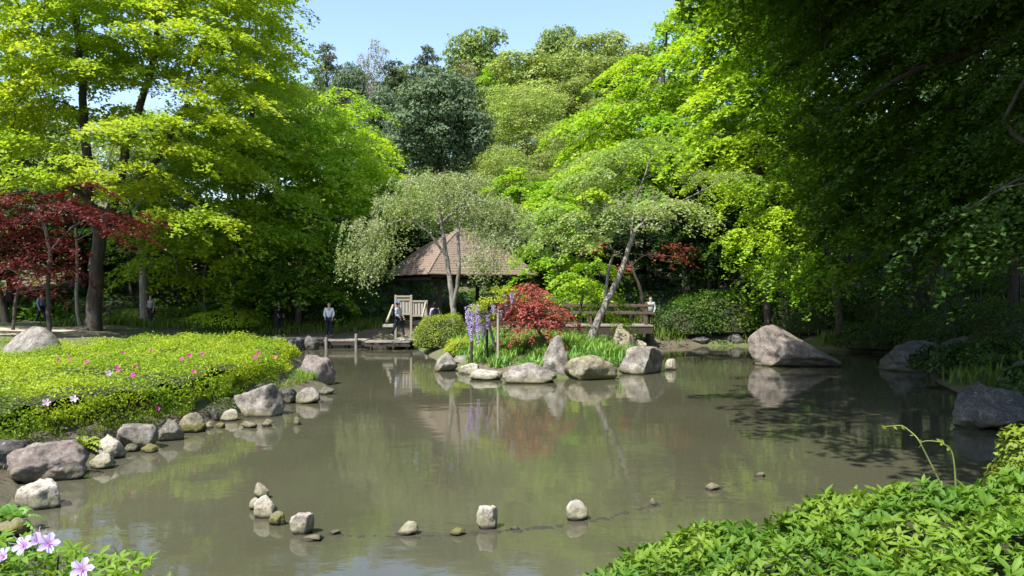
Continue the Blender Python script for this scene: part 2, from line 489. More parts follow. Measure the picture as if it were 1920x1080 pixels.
def sample_pads(blobs, spacing, rng, shell=.28, lim=900, vsep=1.4):
    pts = []; own = []
    for b, (c, r) in enumerate(blobs):
        vol = 4.19 * r[0] * r[1] * r[2]
        n = int(min(6000, max(8, 5 * vol / spacing ** 3)))
        d = unit(rng.normal(size=(n, 3))) * (rng.uniform(0, 1, n) ** shell)[:, None]
        pts.append(c + d * r); own += [b] * n
    pts = np.vstack(pts)
    o = rng.permutation(len(pts)); pts = pts[o]
    keep = np.zeros((0, 3))
    sc = np.array([1, 1, vsep])
    for p in pts:
        if len(keep) == 0 or (((keep - p) * sc) ** 2).sum(1).min() > spacing ** 2:
            keep = np.vstack([keep, p])
            if len(keep) >= lim: break
    return keep

def skeleton(trunks, pads, rng, tip=.014, step=None, low=0.35, thin=1.0):
    """grow limbs from the stems to every leaf pad; returns tubes"""
    pos, par, rad, chains = [], [], [], []
    size = max(np.ptp(pads[:, 2]), np.ptp(pads[:, 0]), 1)
    step = step or max(.25, size / 30)
    for st in trunks:
        pts = np.array([s[0] for s in st]); rr = np.array([s[1] for s in st])
        seg = np.linalg.norm(np.diff(pts, axis=0), axis=1); L_ = np.concatenate([[0], np.cumsum(seg)])
        k = max(4, int(L_[-1] / step))
        tt = np.linspace(0, L_[-1], k)
        pp = np.stack([np.interp(tt, L_, pts[:, i]) for i in range(3)], -1)
        for i in range(3):      # smooth corners
            q = pp[:, i].copy(); q[1:-1] = (pp[:-2, i] + 2 * pp[1:-1, i] + pp[2:, i]) / 4; pp[:, i] = q
        pp[1:-1] += rng.normal(size=(k - 2, 3)) * step * .05
        r_ = np.interp(tt, L_, rr)
        p0 = -1
        if pos:
            dd = np.linalg.norm(np.array(pos) - pp[0], axis=1); p0 = int(dd.argmin())
        ids = []
        for i in range(k):
            pos.append(pp[i]); par.append(p0 if i == 0 else len(pos) - 2); rad.append(r_[i]); ids.append(len(pos) - 1)
        chains.append((ids, True))
    ntr = len(pos)
    T0 = np.array(pos)
    zlo = T0[:, 2].min() + low * np.ptp(T0[:, 2])
    order = np.argsort([np.linalg.norm(T0 - p, axis=1).min() for p in pads])
    for j in order:
        p = pads[j]
        A = np.array(pos)
        d = np.linalg.norm(A - p, axis=1)
        cost = d + .9 * np.maximum(0, A[:, 2] - p[2] + .12 * d)
        cost[:ntr] += np.where(T0[:, 2] < zlo, 3 * (zlo - T0[:, 2]), 0)
        i = int(cost.argmin())
        k = max(2, int(d[i] / step))
        ids = [i]
        prev = i
        wob = rng.normal(size=3) * .07 * d[i]
        for q in range(1, k + 1):
            f = q / k
            x = A[i] * (1 - f) + p * f + math.sin(math.pi * f) * (wob + np.array([0, 0, .07 * d[i]]))
            pos.append(x); par.append(prev); rad.append(0); prev = len(pos) - 1; ids.append(prev)
        chains.append((ids, False))
    area = np.zeros(len(pos)); kids = np.zeros(len(pos), int)
    for i in range(len(pos)):
        if par[i] >= 0: kids[par[i]] += 1
    for i in range(len(pos) - 1, -1, -1):
        if kids[i] == 0: area[i] = max(area[i], tip ** 2.3)
        if i >= ntr: rad[i] = area[i] ** (1 / 2.3) * thin
        if par[i] >= 0: area[par[i]] += area[i]
    mb = MB()
    for ids, tr in chains:
        pp = np.array([pos[i] for i in ids]); rr = np.array([rad[i] for i in ids])
        if not tr:
            rr[0] = min(rr[0], rr[1] * 1.25)
            rr[1:] = np.minimum(rr[1:], rad[ids[0]] * .9)
        mb.tube(pp, rr, 9 if tr else 5, cap=False)
    return mb

def make_tree(name, label, Y, trunks, blobs, leaf, bark='bark', style='layer', spacing=1.4, size=.16, dens=40, aspect=.62, seed=1,
              group=None, cat='tree', padscale=(.8, 1.35), lim=900, world_blobs=None, **kw):
    """trunks and blobs are given at photo pixels (x, y, radius) for a tree standing Y metres away and turned into metres"""
    rng = np.random.default_rng(seed)
    s = Y / F
    tr = []
    for st in trunks:
        tr.append([(P(q[0], q[1], Y + (q[3] if len(q) > 3 else 0)), q[2] * s) for q in st])
    base = tr[0][0][0].copy()
    g = gz(base[0], base[1])
    base[2] = g
    tr[0][0] = (np.array([base[0], base[1], g - .15]), tr[0][0][1] * 1.25)
    tr[0].insert(1, (np.array([base[0], base[1], g + .25 * min(1, (tr[0][1][0][2] - g))]), tr[0][0][1] * .85))
    bl = []
    for b in blobs:
        px, py, rx, ry, dY, rd = b
        k = (Y + dY) / F
        bl.append((P(px, py, Y + dY), np.array([rx * k, rd, ry * k])))
    for b in (world_blobs or []): bl.append((np.array(b[0], float), np.array(b[1], float)))
    pads = sample_pads(bl, spacing, rng, lim=lim, vsep=kw.get('vsep', .95 if style == 'layer' else 1.4))
    pads = pads[pads[:, 2] > ground(pads[:, 0], pads[:, 1]) + .4]
    tops = np.array([q[0] for st in tr for q in st])
    ctr = tops.mean(0)
    out = unit(pads - np.array([base[0], base[1], 0]) ) if False else unit((pads - ctr) * np.array([1, 1, 0]) + 1e-4)
    R = spacing * rng.uniform(padscale[0], padscale[1], len(pads))
    C, Nn = pad_leaves(style, pads, out, R, dens, rng, **{k: v for k, v in kw.items() if k in ('thick', 'droop', 'slope', 'strand')})
    ok = C[:, 2] > ground(C[:, 0], C[:, 1]) + .12
    C, Nn = C[ok], Nn[ok]
    root = thing(name, label, cat, base, group=group)
    sk = skeleton([[(p - base, r) for p, r in st] for st in tr], pads - base, rng, tip=kw.get('tip', .012), low=kw.get('low', .3), thin=kw.get('thin', 1.0))
    sk.build('trunk', M[bark], root, smooth=True)
    foliage('crown', root, base, C, Nn, size, aspect, L[leaf], rng, tri=Y > 11)
    COUNT[name + '/' + label[:24]] = len(C)
    return root
COUNT = {}

# ------------------------------------------------------------------ trees on the hill behind
def proto_tree(style, leaf, bark, seed, h=14.0, w=5.0, crown0=.3, spacing=1.7, dens=7, size=.36, shape='dome', aspect=.7, lean=0):
    rng = np.random.default_rng(seed)
    if shape == 'dome':
        bl = [(np.array([0, 0, h * (crown0 + .9) / 2]), np.array([w * .7, w * .7, h * (.92 - crown0) / 2]))]
        for i in range(8):
            a = i * 2.4 + rng.uniform(-.4, .4); zz = rng.uniform(.12, .95); q = w * .68 * math.sqrt(max(.05, 1 - (zz * .9) ** 2.2))
            bl.append((np.array([math.cos(a) * q, math.sin(a) * q, h * (crown0 + (.93 - crown0) * zz)]), np.array([w * .36, w * .36, h * .1]) * rng.uniform(.75, 1.25)))
        pads = sample_pads(bl, spacing, rng, .25, 260, vsep=1.2 if style == 'clump' else .85)
        R = spacing * rng.uniform(.65, 1.2, len(pads)) * (.9 if style == 'clump' else 1.15)
    else:
        pads = []; R = []
        z = h * crown0
        while z < h * .99:
            f = (1 - (z / h - crown0) / (1 - crown0)) ** .55
            rr = w * f
            k = max(1, int(rr * 3.2))
            for j in range(k):
                a = rng.uniform(0, 6.28); q = rr * rng.uniform(.45, 1)
                pads.append((math.cos(a) * q, math.sin(a) * q, z + rng.normal() * .25)); R.append(max(.8, rr * .45 * rng.uniform(.7, 1.2)))
            z += spacing * .42
        pads = np.array(pads); R = np.array(R)
    out = unit(pads * np.array([1, 1, 0]) + 1e-4)
    C, Nn = pad_leaves(style, pads, out, R, dens, rng, thick=.1, droop=.3, slope=.2)
    tr = [[(np.array([0, 0, -.6]), .3), (np.array([.1, 0, h * .4]), .22), (np.array([lean, 0, h * .93]), .05)]]
    sk = skeleton(tr, pads, rng, tip=.02)
    a = sk.build('trunk', M[bark])
    V, Qd = leaf_tris(C, Nn, size, aspect, rng)
    me = mesh_np('crown', V, Qd); me.materials.append(L[leaf])
    tm = a.data
    bpy.data.objects.remove(a)
    COUNT['proto ' + leaf + str(seed)] = len(C)
    return tm, me, h, w

PROTO = {
    'evergreen': proto_tree('clump', 'evergreen', 'dark_bark', 11, 14, 5.2, .25, 1.7, 22, .30),
    'olive': proto_tree('clump', 'olive', 'bark', 12, 13, 5, .2, 1.6, 22, .30),
    'golden': proto_tree('clump', 'golden', 'bark', 13, 13, 5, .2, 1.6, 22, .30),
    'airy': proto_tree('clump', 'airy', 'grey_bark', 14, 15, 5, .12, 1.5, 15, .25, aspect=.4),
    'bright': proto_tree('layer', 'fresh', 'bark', 15, 13, 5, .2, 1.6, 34, .28),
    'conifer': proto_tree('needle', 'conifer', 'dark_bark', 16, 16, 3.6, .2, 1.6, 34, .36, 'cone', .2),
    'bare': proto_tree('clump', 'bud', 'grey_bark', 17, 14, 4.2, .25, 1.5, 11, .26, aspect=.4),
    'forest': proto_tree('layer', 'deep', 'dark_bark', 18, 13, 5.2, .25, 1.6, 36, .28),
    'maple': proto_tree('layer', 'maple', 'bark', 19, 12, 5, .22, 1.6, 36, .28),
}

def place_tree(kind, name, label, px, top, width, Y, hk=None, rz=0, group=None):
    """a copy of a grown tree whose crown top shows at (px, top) and whose crown is width pixels across"""
    tm, cm, h, w = PROTO[kind]
    x = (px - 960) / F * Y
    z = gz(x, Y)
    H = max(3.0, CAMH - (top - HORZ) / F * Y - z)
    sx = width / F * Y / (2 * (w + .9))
    root = thing(name, label, 'tree', (x, Y, z), rz, group)
    root.scale = (sx, sx, H / (h + .6))
    link('trunk', tm, root); link('crown', cm, root)
    return root

HT = [  # kind, name, label, px, crown top, width, Y
    ('conifer', 'conifer_tree', 'thin greyish conifer at the low end of the skyline beside the tall zelkova', 612, 62, 120, 128),
    ('evergreen', 'evergreen_tree', 'small dark evergreen between the thin conifer and the brownish budding tree', 652, 92, 105, 118),
    ('bare', 'budding_tree', 'brownish half leafless tree on the skyline among dark evergreens', 690, 68, 95, 126),
    ('conifer', 'conifer_tree', 'dark ragged conifer just below the brownish budding tree', 735, 100, 140, 112),
    ('conifer', 'conifer_tree', 'tall dark conifer standing alone above the skyline behind the big evergreen', 801, 70, 130, 112),
    ('evergreen', 'evergreen_tree', 'dull green evergreen halfway up the hill beside the big round evergreen', 715, 140, 130, 90),
    ('olive', 'hill_tree', 'olive tree under the lone skyline conifer', 775, 165, 110, 100),
    ('olive', 'hill_tree', 'olive domed tree at the top of the hill with a clear round outline', 900, 55, 185, 132),
    ('bright', 'hill_tree', 'fresh green tree in front of the domed olive hilltop tree', 950, 80, 150, 122),
    ('bare', 'budding_tree', 'pale brownish budding tree on the slope under the hilltop dome', 862, 112, 105, 118),
    ('airy', 'hill_tree', 'light green tree low on the slope right beside the big round evergreen', 875, 165, 90, 104),
    ('olive', 'hill_tree', 'dark olive tree forming the highest point of the hill', 1040, 46, 130, 136),
    ('golden', 'hill_tree', 'golden olive domed tree on the crest beside the highest tree', 1100, 54, 190, 128),
    ('golden', 'hill_tree', 'golden leaved tree in the middle of the upper slope', 1010, 90, 210, 112),
    ('golden', 'hill_tree', 'mustard tinted tree below the crest near the maples', 1110, 105, 180, 106),
    ('airy', 'hill_tree', 'tall pale airy tree filling the middle of the slope beside the big evergreen', 985, 135, 215, 84),
    ('airy', 'hill_tree', 'pale yellow-green airy tree right behind the thatched hut roof', 945, 255, 150, 66),
    ('airy', 'hill_tree', 'pale green tree among the maples behind the leaning tree', 1060, 210, 150, 76),
]
for i, (k, nme, lab, px, top, wd, Y) in enumerate(HT):
    place_tree(k, nme, lab, px, top, wd, Y, rz=i * 1.7)
# the rest of the wood on the hillside
HF = [
    ('olive', 'olive hillside tree glimpsed between the zelkova and the broad green maple crowns', 440, 225, 190, 92),
    ('olive', 'olive ridge tree whose top just clears the straight zelkova flank', 560, 140, 150, 112),
    ('evergreen', 'dark ridge evergreen mostly hidden by the straight zelkova flank', 520, 112, 150, 126),
    ('airy', 'soft green slope tree below the brownish budding tree', 640, 190, 150, 94),
    ('evergreen', 'dark green tree low on the slope between the sloping bright maple and the big evergreen', 695, 230, 150, 78),
    ('olive', 'olive ridge tree between the ragged conifer and the lone skyline conifer', 765, 122, 120, 121),
    ('evergreen', 'dark evergreen on the slope just behind the top of the big round evergreen', 830, 120, 110, 116),
    ('maple', 'green tree directly above the slope of the bright yellow-green maple', 620, 300, 190, 64),
    ('olive', 'grey olive hillside tree seen between the two zelkova stems', 80, 185, 240, 95),
    ('evergreen', 'dark hillside evergreen seen past the outermost zelkova boughs', -60, 190, 240, 90),
    ('airy', 'pale hillside tree seen through the inner zelkova boughs', 260, 170, 240, 96),
    ('golden', 'golden tree at the low end of the crest touching the tall fresh green maple', 1185, 80, 170, 124),
    ('airy', 'pale slope tree beside the crown of the tall fresh green maple', 1145, 175, 160, 95),
    ('maple', 'yellow-green slope tree behind the layers of the tall fresh green maple', 1200, 215, 180, 78),
    ('airy', 'pale green tree low on the slope above the bright young maple', 1075, 290, 190, 64),
    ('bright', 'bright green tree low on the slope behind the weeping cherry top', 975, 300, 190, 62),
    ('olive', 'olive tree deep behind the tall fresh green maple', 1260, 140, 200, 108),
    ('olive', 'olive tree on the middle slope between the mid green and the tall airy trees', 925, 165, 140, 98),
    ('golden', 'small golden tree behind the top of the tall pale airy tree', 1060, 150, 150, 97),
    ('airy', 'light airy tree beside the foot of the big round evergreen', 905, 215, 130, 82),
]
for i, (k, lab, px, top, wd, Y) in enumerate(HF):
    place_tree(k, 'hill_tree', lab, px, top, wd, Y, rz=i * 2.1 + .7)
# the big round evergreen
make_tree('evergreen_tree', 'large round dark blue-green evergreen rising above the thatched hut', 72, [[(820, 470, 14), (820, 380, 12), (822, 250, 6), (822, 170, 2)]],
          [(822, 235, 82, 85, 0, 4.2), (870, 240, 40, 50, 0, 2.4), (770, 245, 38, 48, -.5, 2.2), (820, 170, 45, 28, 0, 2), (850, 290, 45, 28, -1, 2), (785, 285, 30, 26, -1, 2)],
          'evergreen', 'dark_bark', 'clump', spacing=1.7, size=.24, dens=36, seed=31, lim=300, padscale=(.55, .95))

# ------------------------------------------------------------------ left hand trees
make_tree('zelkova_tree', 'tall two-stemmed zelkova with yellow-green spring crown over the red maple', 38,
          [[(175, 618, 14), (178, 540, 13), (186, 460, 12.5), (188, 430, 12)],
           [(186, 440, 10), (168, 370, 9), (160, 250, 8), (150, 110, 6), (125, -60, 3), (110, -150, 2)],
           [(190, 440, 11), (216, 370, 9), (238, 280, 8), (280, 150, 6), (300, 10, 4), (320, -140, 2)],
           [(214, 375, 6), (300, 300, 5, -1), (345, 200, 4, -2), (400, 120, 2, -2)],
           [(200, 400, 5), (100, 330, 5, -1), (10, 290, 4, -1), (-80, 260, 2, -1)]],
          [(120, 60, 250, 70, 0, 6), (390, 110, 130, 110, -1, 5), (60, 190, 150, 40, -1, 4.5), (345, 250, 140, 60, -3, 4), (150, 330, 160, 30, -3.5, 2.5), (430, 200, 90, 50, -2, 3), (60, 270, 90, 25, -3, 2.5),
           (250, -110, 300, 120, 0, 6), (-120, 120, 160, 170, 0, 5), (330, 400, 80, 16, -4, 1.6), (480, 60, 60, 80, 0, 3), (150, 130, 120, 35, -3, 3)],
          'zelkova', 'dark_bark', 'layer', spacing=1.4, size=.19, dens=62, seed=41, lim=520, thick=.11, thin=1.2, vsep=1.1, padscale=(.7, 1.25), slope=.08, droop=.3)
make_tree('maple_tree', 'broad green maple with drooping boughs beside the tall zelkova', 44,
          [[(272, 600, 9), (270, 540, 8), (268, 480, 8), (300, 420, 6), (400, 340, 4), (470, 250, 2)], [(268, 480, 6), (250, 400, 5), (330, 300, 3)]],
          [(430, 330, 170, 110, 0, 5), (390, 450, 160, 80, -1, 4), (520, 430, 130, 110, -1, 4), (300, 470, 80, 70, 0, 3)],
          'maple', 'grey_bark', 'layer', spacing=1.5, size=.2, dens=58, seed=42, lim=240, vsep=.9, thick=.07, droop=.35, slope=.3)
make_tree('zelkova_tree', 'yellow-green zelkova whose flank makes the straight edge against the sky', 47,
          [[(440, 590, 8), (445, 480, 7), (460, 300, 6), (480, 150, 4), (480, -20, 2)]],
          [(450, 100, 70, 130, 0, 4.5), (510, 210, 55, 80, 0, 3.6), (420, -60, 80, 90, 0, 3.5), (430, 250, 100, 80, 0, 4)],
          'zelkova', 'bark', 'layer', spacing=1.5, size=.21, dens=56, seed=43, lim=220, thick=.07, vsep=.9)
make_tree('maple_tree', 'bright yellow-green maple sloping down towards the weeping cherry', 48,
          [[(612, 590, 7), (615, 500, 6), (630, 380, 5), (650, 260, 2)]],
          [(640, 290, 90, 90, 0, 4), (690, 350, 70, 60, -1, 3.5), (590, 360, 90, 90, -1, 4), (560, 250, 60, 50, 0, 3), (720, 340, 40, 35, 0, 2)],
          'maple', 'bark', 'layer', spacing=1.5, size=.21, dens=56, seed=44, lim=240, thick=.07, droop=.35, vsep=.9)
make_tree('young_tree', 'slim bright green treetop showing between the maples and the conifers', 62,
          [[(640, 520, 6), (642, 400, 4), (645, 200, 2)]], [(640, 215, 42, 60, 0, 2), (690, 245, 40, 50, 0, 2)],
          'fresh', 'bark', 'layer', spacing=1.4, size=.24, dens=26, seed=45)
make_tree('maple_tree', 'shaded dark green maple with low boughs hanging to the far water edge', 42,
          [[(560, 600, 6), (562, 540, 5), (575, 460, 4), (580, 400, 2)]],
          [(590, 510, 90, 50, 0, 3), (520, 520, 80, 45, -.5, 3), (640, 470, 60, 50, 0, 2.5), (450, 545, 60, 25, 0, 2)],
          'overhang', 'dark_bark', 'layer', spacing=1.3, size=.19, dens=60, seed=46, lim=200, thick=.07, droop=.4, slope=.35)
make_tree('red_maple', 'dark red maple in front of the zelkova trunk', 31,
          [[(92, 612, 4), (90, 540, 4), (95, 470, 4), (80, 410, 3), (60, 380, 2)], [(95, 470, 3), (140, 420, 2.5), (200, 400, 1.5)]],
          [(60, 390, 110, 32, 0, 2.2), (215, 405, 60, 16, 0, 1.4), (-30, 420, 90, 55, 0, 2), (60, 440, 80, 30, 0, 1.6), (90, 490, 55, 28, 0, 1.3), (130, 345, 45, 12, 0, .8), (230, 430, 45, 18, 0, 1)],
          'maroon', 'dark_bark', 'layer', spacing=.8, size=.13, dens=80, seed=47, lim=260, thick=.07, aspect=.5, tip=.008)
make_tree('red_maple', 'second red maple with low drooping boughs over the sandy path', 36,
          [[(25, 600, 3), (30, 560, 3), (40, 520, 2)]], [(60, 535, 55, 22, 0, 1.4), (20, 500, 50, 25, 0, 1.4), (90, 500, 40, 20, 0, 1)],
          'maroon', 'dark_bark', 'layer', spacing=.8, size=.14, dens=40, seed=48, lim=120, aspect=.5)
# darker wood behind them
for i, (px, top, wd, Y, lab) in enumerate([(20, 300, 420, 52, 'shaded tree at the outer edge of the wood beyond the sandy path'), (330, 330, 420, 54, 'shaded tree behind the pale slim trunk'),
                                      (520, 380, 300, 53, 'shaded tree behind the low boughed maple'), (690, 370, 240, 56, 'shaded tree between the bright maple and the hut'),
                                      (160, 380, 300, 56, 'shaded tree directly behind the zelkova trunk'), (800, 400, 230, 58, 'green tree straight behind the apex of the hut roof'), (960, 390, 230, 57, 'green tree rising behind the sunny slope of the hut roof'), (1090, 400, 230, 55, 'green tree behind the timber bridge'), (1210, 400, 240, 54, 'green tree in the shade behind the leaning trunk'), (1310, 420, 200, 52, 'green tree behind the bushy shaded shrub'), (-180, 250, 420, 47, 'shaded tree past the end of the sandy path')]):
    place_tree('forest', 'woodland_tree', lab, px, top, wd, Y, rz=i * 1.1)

# ------------------------------------------------------------------ right hand trees
make_tree('maple_tree', 'tall fresh green maple with layered boughs lit against the hill', 46,
          [[(1290, 600, 9), (1285, 480, 8), (1270, 340, 7), (1240, 200, 5), (1250, 60, 2)], [(1275, 380, 5), (1180, 300, 4), (1120, 200, 2)]],
          [(1210, 160, 70, 70, 0, 4), (1130, 240, 60, 60, -1, 3.5), (1310, 90, 75, 80, 0, 4), (1230, 280, 110, 70, -2, 4), (1100, 350, 70, 45, -2, 3), (1330, 200, 110, 100, -1, 4), (1390, -60, 90, 90, 0, 4)],
          'fresh', 'dark_bark', 'layer', spacing=1.4, size=.21, dens=58, seed=51, lim=360, thick=.07, droop=.35, slope=.2)
make_tree('maple_tree', 'bright green young maple at the corner of the hut roof', 41,
          [[(1050, 600, 4), (1045, 520, 4), (1040, 430, 2)]],
          [(1035, 400, 50, 60, 0, 2.2), (1025, 480, 38, 45, 0, 1.6), (1075, 470, 40, 50, 0, 1.8), (1090, 540, 45, 25, -2, 1.6)],
          'fresh', 'dark_bark', 'layer', spacing=1.0, size=.18, dens=75, seed=52, thick=.07, lim=180, droop=.4)
make_tree('red_maple', 'dull red maple showing through the leaning tree', 37,
          [[(1215, 600, 4), (1200, 540, 3), (1180, 490, 2)]], [(1108, 468, 30, 20, 0, 1), (1285, 475, 50, 22, .5, 1.2), (1180, 500, 40, 14, 0, 1)],
          'crimson', 'dark_bark', 'layer', spacing=.6, size=.13, dens=60, seed=53, lim=7, aspect=.5)
make_tree('maple_tree', 'mid green maple merging into the edge of the huge dark overhanging tree', 38,
          [[(1440, 605, 7), (1435, 480, 6), (1425, 330, 5), (1410, 180, 3.5), (1400, 20, 1.5)], [(1430, 380, 3.5), (1490, 290, 2.5), (1520, 220, 1.2)]],
          [(1390, 80, 90, 70, 0, 3.2), (1370, 190, 80, 60, -1, 3), (1450, 250, 80, 60, -1.5, 3), (1340, 290, 60, 40, -1, 2.4), (1470, 140, 90, 70, 0, 3), (1410, -70, 110, 90, 0, 3.5), (1520, 320, 60, 50, -2, 2.4)],
          'maple', 'dark_bark', 'layer', spacing=1.25, size=.18, dens=66, seed=56, lim=300, thick=.06, droop=.4, slope=.4)
# great dark tree that roofs the near bank
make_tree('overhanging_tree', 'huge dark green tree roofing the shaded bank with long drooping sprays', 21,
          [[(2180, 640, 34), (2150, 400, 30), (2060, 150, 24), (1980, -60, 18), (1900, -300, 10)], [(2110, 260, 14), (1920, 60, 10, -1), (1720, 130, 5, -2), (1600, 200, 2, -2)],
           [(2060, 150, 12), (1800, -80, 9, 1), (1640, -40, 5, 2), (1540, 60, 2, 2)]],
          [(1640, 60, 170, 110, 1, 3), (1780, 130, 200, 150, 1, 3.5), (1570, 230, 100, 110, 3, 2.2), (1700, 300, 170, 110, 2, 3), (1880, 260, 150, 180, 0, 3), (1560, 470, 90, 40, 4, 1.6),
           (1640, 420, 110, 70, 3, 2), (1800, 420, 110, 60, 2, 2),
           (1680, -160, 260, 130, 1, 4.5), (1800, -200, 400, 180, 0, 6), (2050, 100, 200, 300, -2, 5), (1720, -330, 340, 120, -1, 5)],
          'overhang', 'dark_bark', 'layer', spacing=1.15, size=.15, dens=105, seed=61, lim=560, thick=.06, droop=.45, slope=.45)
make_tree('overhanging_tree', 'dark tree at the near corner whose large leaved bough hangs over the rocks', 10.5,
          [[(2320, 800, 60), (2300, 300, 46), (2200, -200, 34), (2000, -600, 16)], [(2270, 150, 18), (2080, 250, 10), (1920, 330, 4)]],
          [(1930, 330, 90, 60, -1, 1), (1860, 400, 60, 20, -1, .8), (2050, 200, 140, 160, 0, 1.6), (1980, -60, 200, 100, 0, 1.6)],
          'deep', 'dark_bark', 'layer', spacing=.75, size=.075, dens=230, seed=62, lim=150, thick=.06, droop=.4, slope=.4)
make_tree('overhanging_tree', 'tall spreading tree whose high canopy shades the near bank and the dark water', 13,  # stands out of view; canopy added and thickened to shade bank, boughs and water
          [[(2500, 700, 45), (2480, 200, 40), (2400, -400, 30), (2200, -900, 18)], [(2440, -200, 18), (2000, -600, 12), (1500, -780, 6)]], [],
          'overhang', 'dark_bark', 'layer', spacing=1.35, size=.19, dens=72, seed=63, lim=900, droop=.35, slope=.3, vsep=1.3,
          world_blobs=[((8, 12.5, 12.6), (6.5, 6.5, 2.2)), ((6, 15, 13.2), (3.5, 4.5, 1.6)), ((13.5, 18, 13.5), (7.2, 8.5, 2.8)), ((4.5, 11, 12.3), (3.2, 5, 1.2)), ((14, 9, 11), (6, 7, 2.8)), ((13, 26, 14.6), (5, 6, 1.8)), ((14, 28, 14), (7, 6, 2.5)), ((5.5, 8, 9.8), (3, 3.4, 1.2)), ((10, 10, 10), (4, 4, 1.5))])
make_tree('maple_tree', 'maple with long drooping sprays catching the sun at the edge of the dark wood', 36,
          [[(1575, 610, 7), (1565, 520, 6.5), (1540, 400, 5), (1500, 310, 2.5, -1)], [(1555, 480, 3.5), (1470, 410, 2.2, -4), (1400, 390, 1.2, -6)]],
          [(1400, 345, 60, 12, -6, 1.2), (1450, 395, 60, 10, -6, 1.2), (1395, 440, 45, 9, -6.5, 1), (1470, 470, 60, 10, -6.5, 1.1), (1530, 500, 50, 12, -7, 1), (1500, 530, 40, 9, -7, 1), (1420, 500, 40, 8, -6, .9), (1540, 430, 50, 14, -5, 1), (1480, 330, 60, 20, -4, 1.2)],
          'fresh', 'dark_bark', 'layer', spacing=.62, size=.12, dens=170, seed=64, lim=200, thick=.06, droop=.5, slope=.55, tip=.006, vsep=.9, padscale=(1, 1.7))
for i, (px, top, wd, Y, lab) in enumerate([(1400, 240, 300, 47, 'shaded tree behind the drooping sunlit sprays'), (1540, 170, 330, 42, 'shaded tree above the pointed granite boulder'),
                                      (1720, 130, 360, 38, 'shaded tree in the darkest part of the wood by the wire fence'), (1900, 60, 380, 34, 'shaded tree behind the wire fence posts'), (2100, 20, 420, 30, 'shaded tree past the end of the wire fence'),
                                      (1480, 60, 380, 55, 'tall shaded tree standing deep behind the granite boulder'), (1700, 20, 420, 52, 'tall shaded tree deep in the wood above the fence'),
                                      (1930, -40, 460, 48, 'tall shaded tree deepest behind the fence'), (1330, 330, 200, 42, 'shaded tree behind the people in the dark')]):
    place_tree('forest', 'woodland_tree', lab, px, top, wd, Y, rz=i * 1.3 + .4)

# ------------------------------------------------------------------ trees of the island
make_tree('weeping_cherry', 'grey-green weeping cherry trailing over the hut roof', 35,
          [[(852, 610, 6), (848, 560, 5.2), (838, 490, 4.4), (828, 420, 3.6), (820, 370, 2.6), (822, 325, 1.4)], [(850, 580, 3.8), (862, 500, 3.6, -.6), (858, 430, 2.8, -.6), (880, 380, 1.4, -.4)],
           [(836, 480, 2.6), (800, 430, 2), (760, 410, 1.6), (715, 425, 1)], [(826, 420, 3), (880, 370, 2.5), (940, 390, 2)]],
          [(815, 340, 60, 18, 0, 1.6), (905, 430, 45, 10, -.6, 1.2), (870, 375, 90, 22, 0, 1.8), (930, 390, 50, 12, .3, 1.5), (765, 375, 60, 14, 0, 1.5), (705, 420, 45, 14, -.3, 1.2), (698, 488, 22, 16, -.5, .8), (722, 455, 26, 14, -.5, .8), (668, 470, 20, 14, -.3, .7), (955, 395, 40, 10, .3, 1.1), (985, 425, 20, 12, .3, .9), (925, 450, 40, 10, -1, 1), (845, 330, 80, 8, .2, 1.4), (965, 430, 22, 14, .3, .9), (895, 485, 40, 16, -1.2, .7), (690, 450, 25, 10, 0, .7)],
          'weeping', 'grey_bark', 'weep', spacing=.58, size=.09, dens=11, aspect=.5, seed=71, lim=300, strand=1.05, tip=.01)
make_tree('leaning_tree', 'leaning pale-barked tree with flat light green layers beside the tall rear stone', 29,
          [[(1108, 645, 8.5), (1122, 600, 7.2), (1146, 550, 6.2), (1166, 510, 5.4), (1182, 455, 4.4), (1195, 425, 3), (1240, 392, 2), (1262, 385, 1)], [(1124, 605, 3.6), (1135, 560, 3.2, .3), (1142, 500, 2.9, .3), (1152, 470, 2.2, .3), (1120, 430, 1.7, .3), (1060, 425, 1, .3)],
           [(1182, 455, 2.6), (1190, 380, 1.8), (1212, 320, 1.2), (1222, 285, .7)], [(1236, 394, 1.8), (1290, 372, 1.2), (1340, 345, .7)]],
          [(1230, 268, 70, 7, .4, 1.2), (1150, 290, 45, 8, .4, 1.1), (1345, 328, 65, 7, .4, 1.0), (1245, 382, 85, 6, -.4, 1.2), (1110, 330, 60, 10, 0, 1.2), (1060, 395, 50, 10, 0, 1.1), (1030, 435, 36, 10, 0, 1), (1150, 395, 50, 6, 0, 1), (1100, 440, 36, 7, -.3, .7)],
          'leaning', 'pale_bark', 'layer', spacing=.62, size=.1, dens=190, seed=72, lim=160, aspect=.45, thick=.06, droop=.55, slope=.2, tip=.007, vsep=.9, padscale=(1.0, 1.7))
make_tree('bough_tree', 'small green maple reaching low bright sprays behind the leaning trunk', 32,
          [[(1085, 625, 3), (1088, 580, 3), (1095, 540, 2)]], [(1110, 540, 55, 14, 0, 1), (1075, 510, 50, 14, 0, 1), (1140, 565, 40, 12, -.5, .8), (1120, 495, 50, 12, 0, 1), (1160, 590, 24, 14, -1, .6)],
          'fresh', 'dark_bark', 'layer', spacing=.75, size=.12, dens=130, thick=.06, seed=73, lim=110, droop=.5, tip=.008)
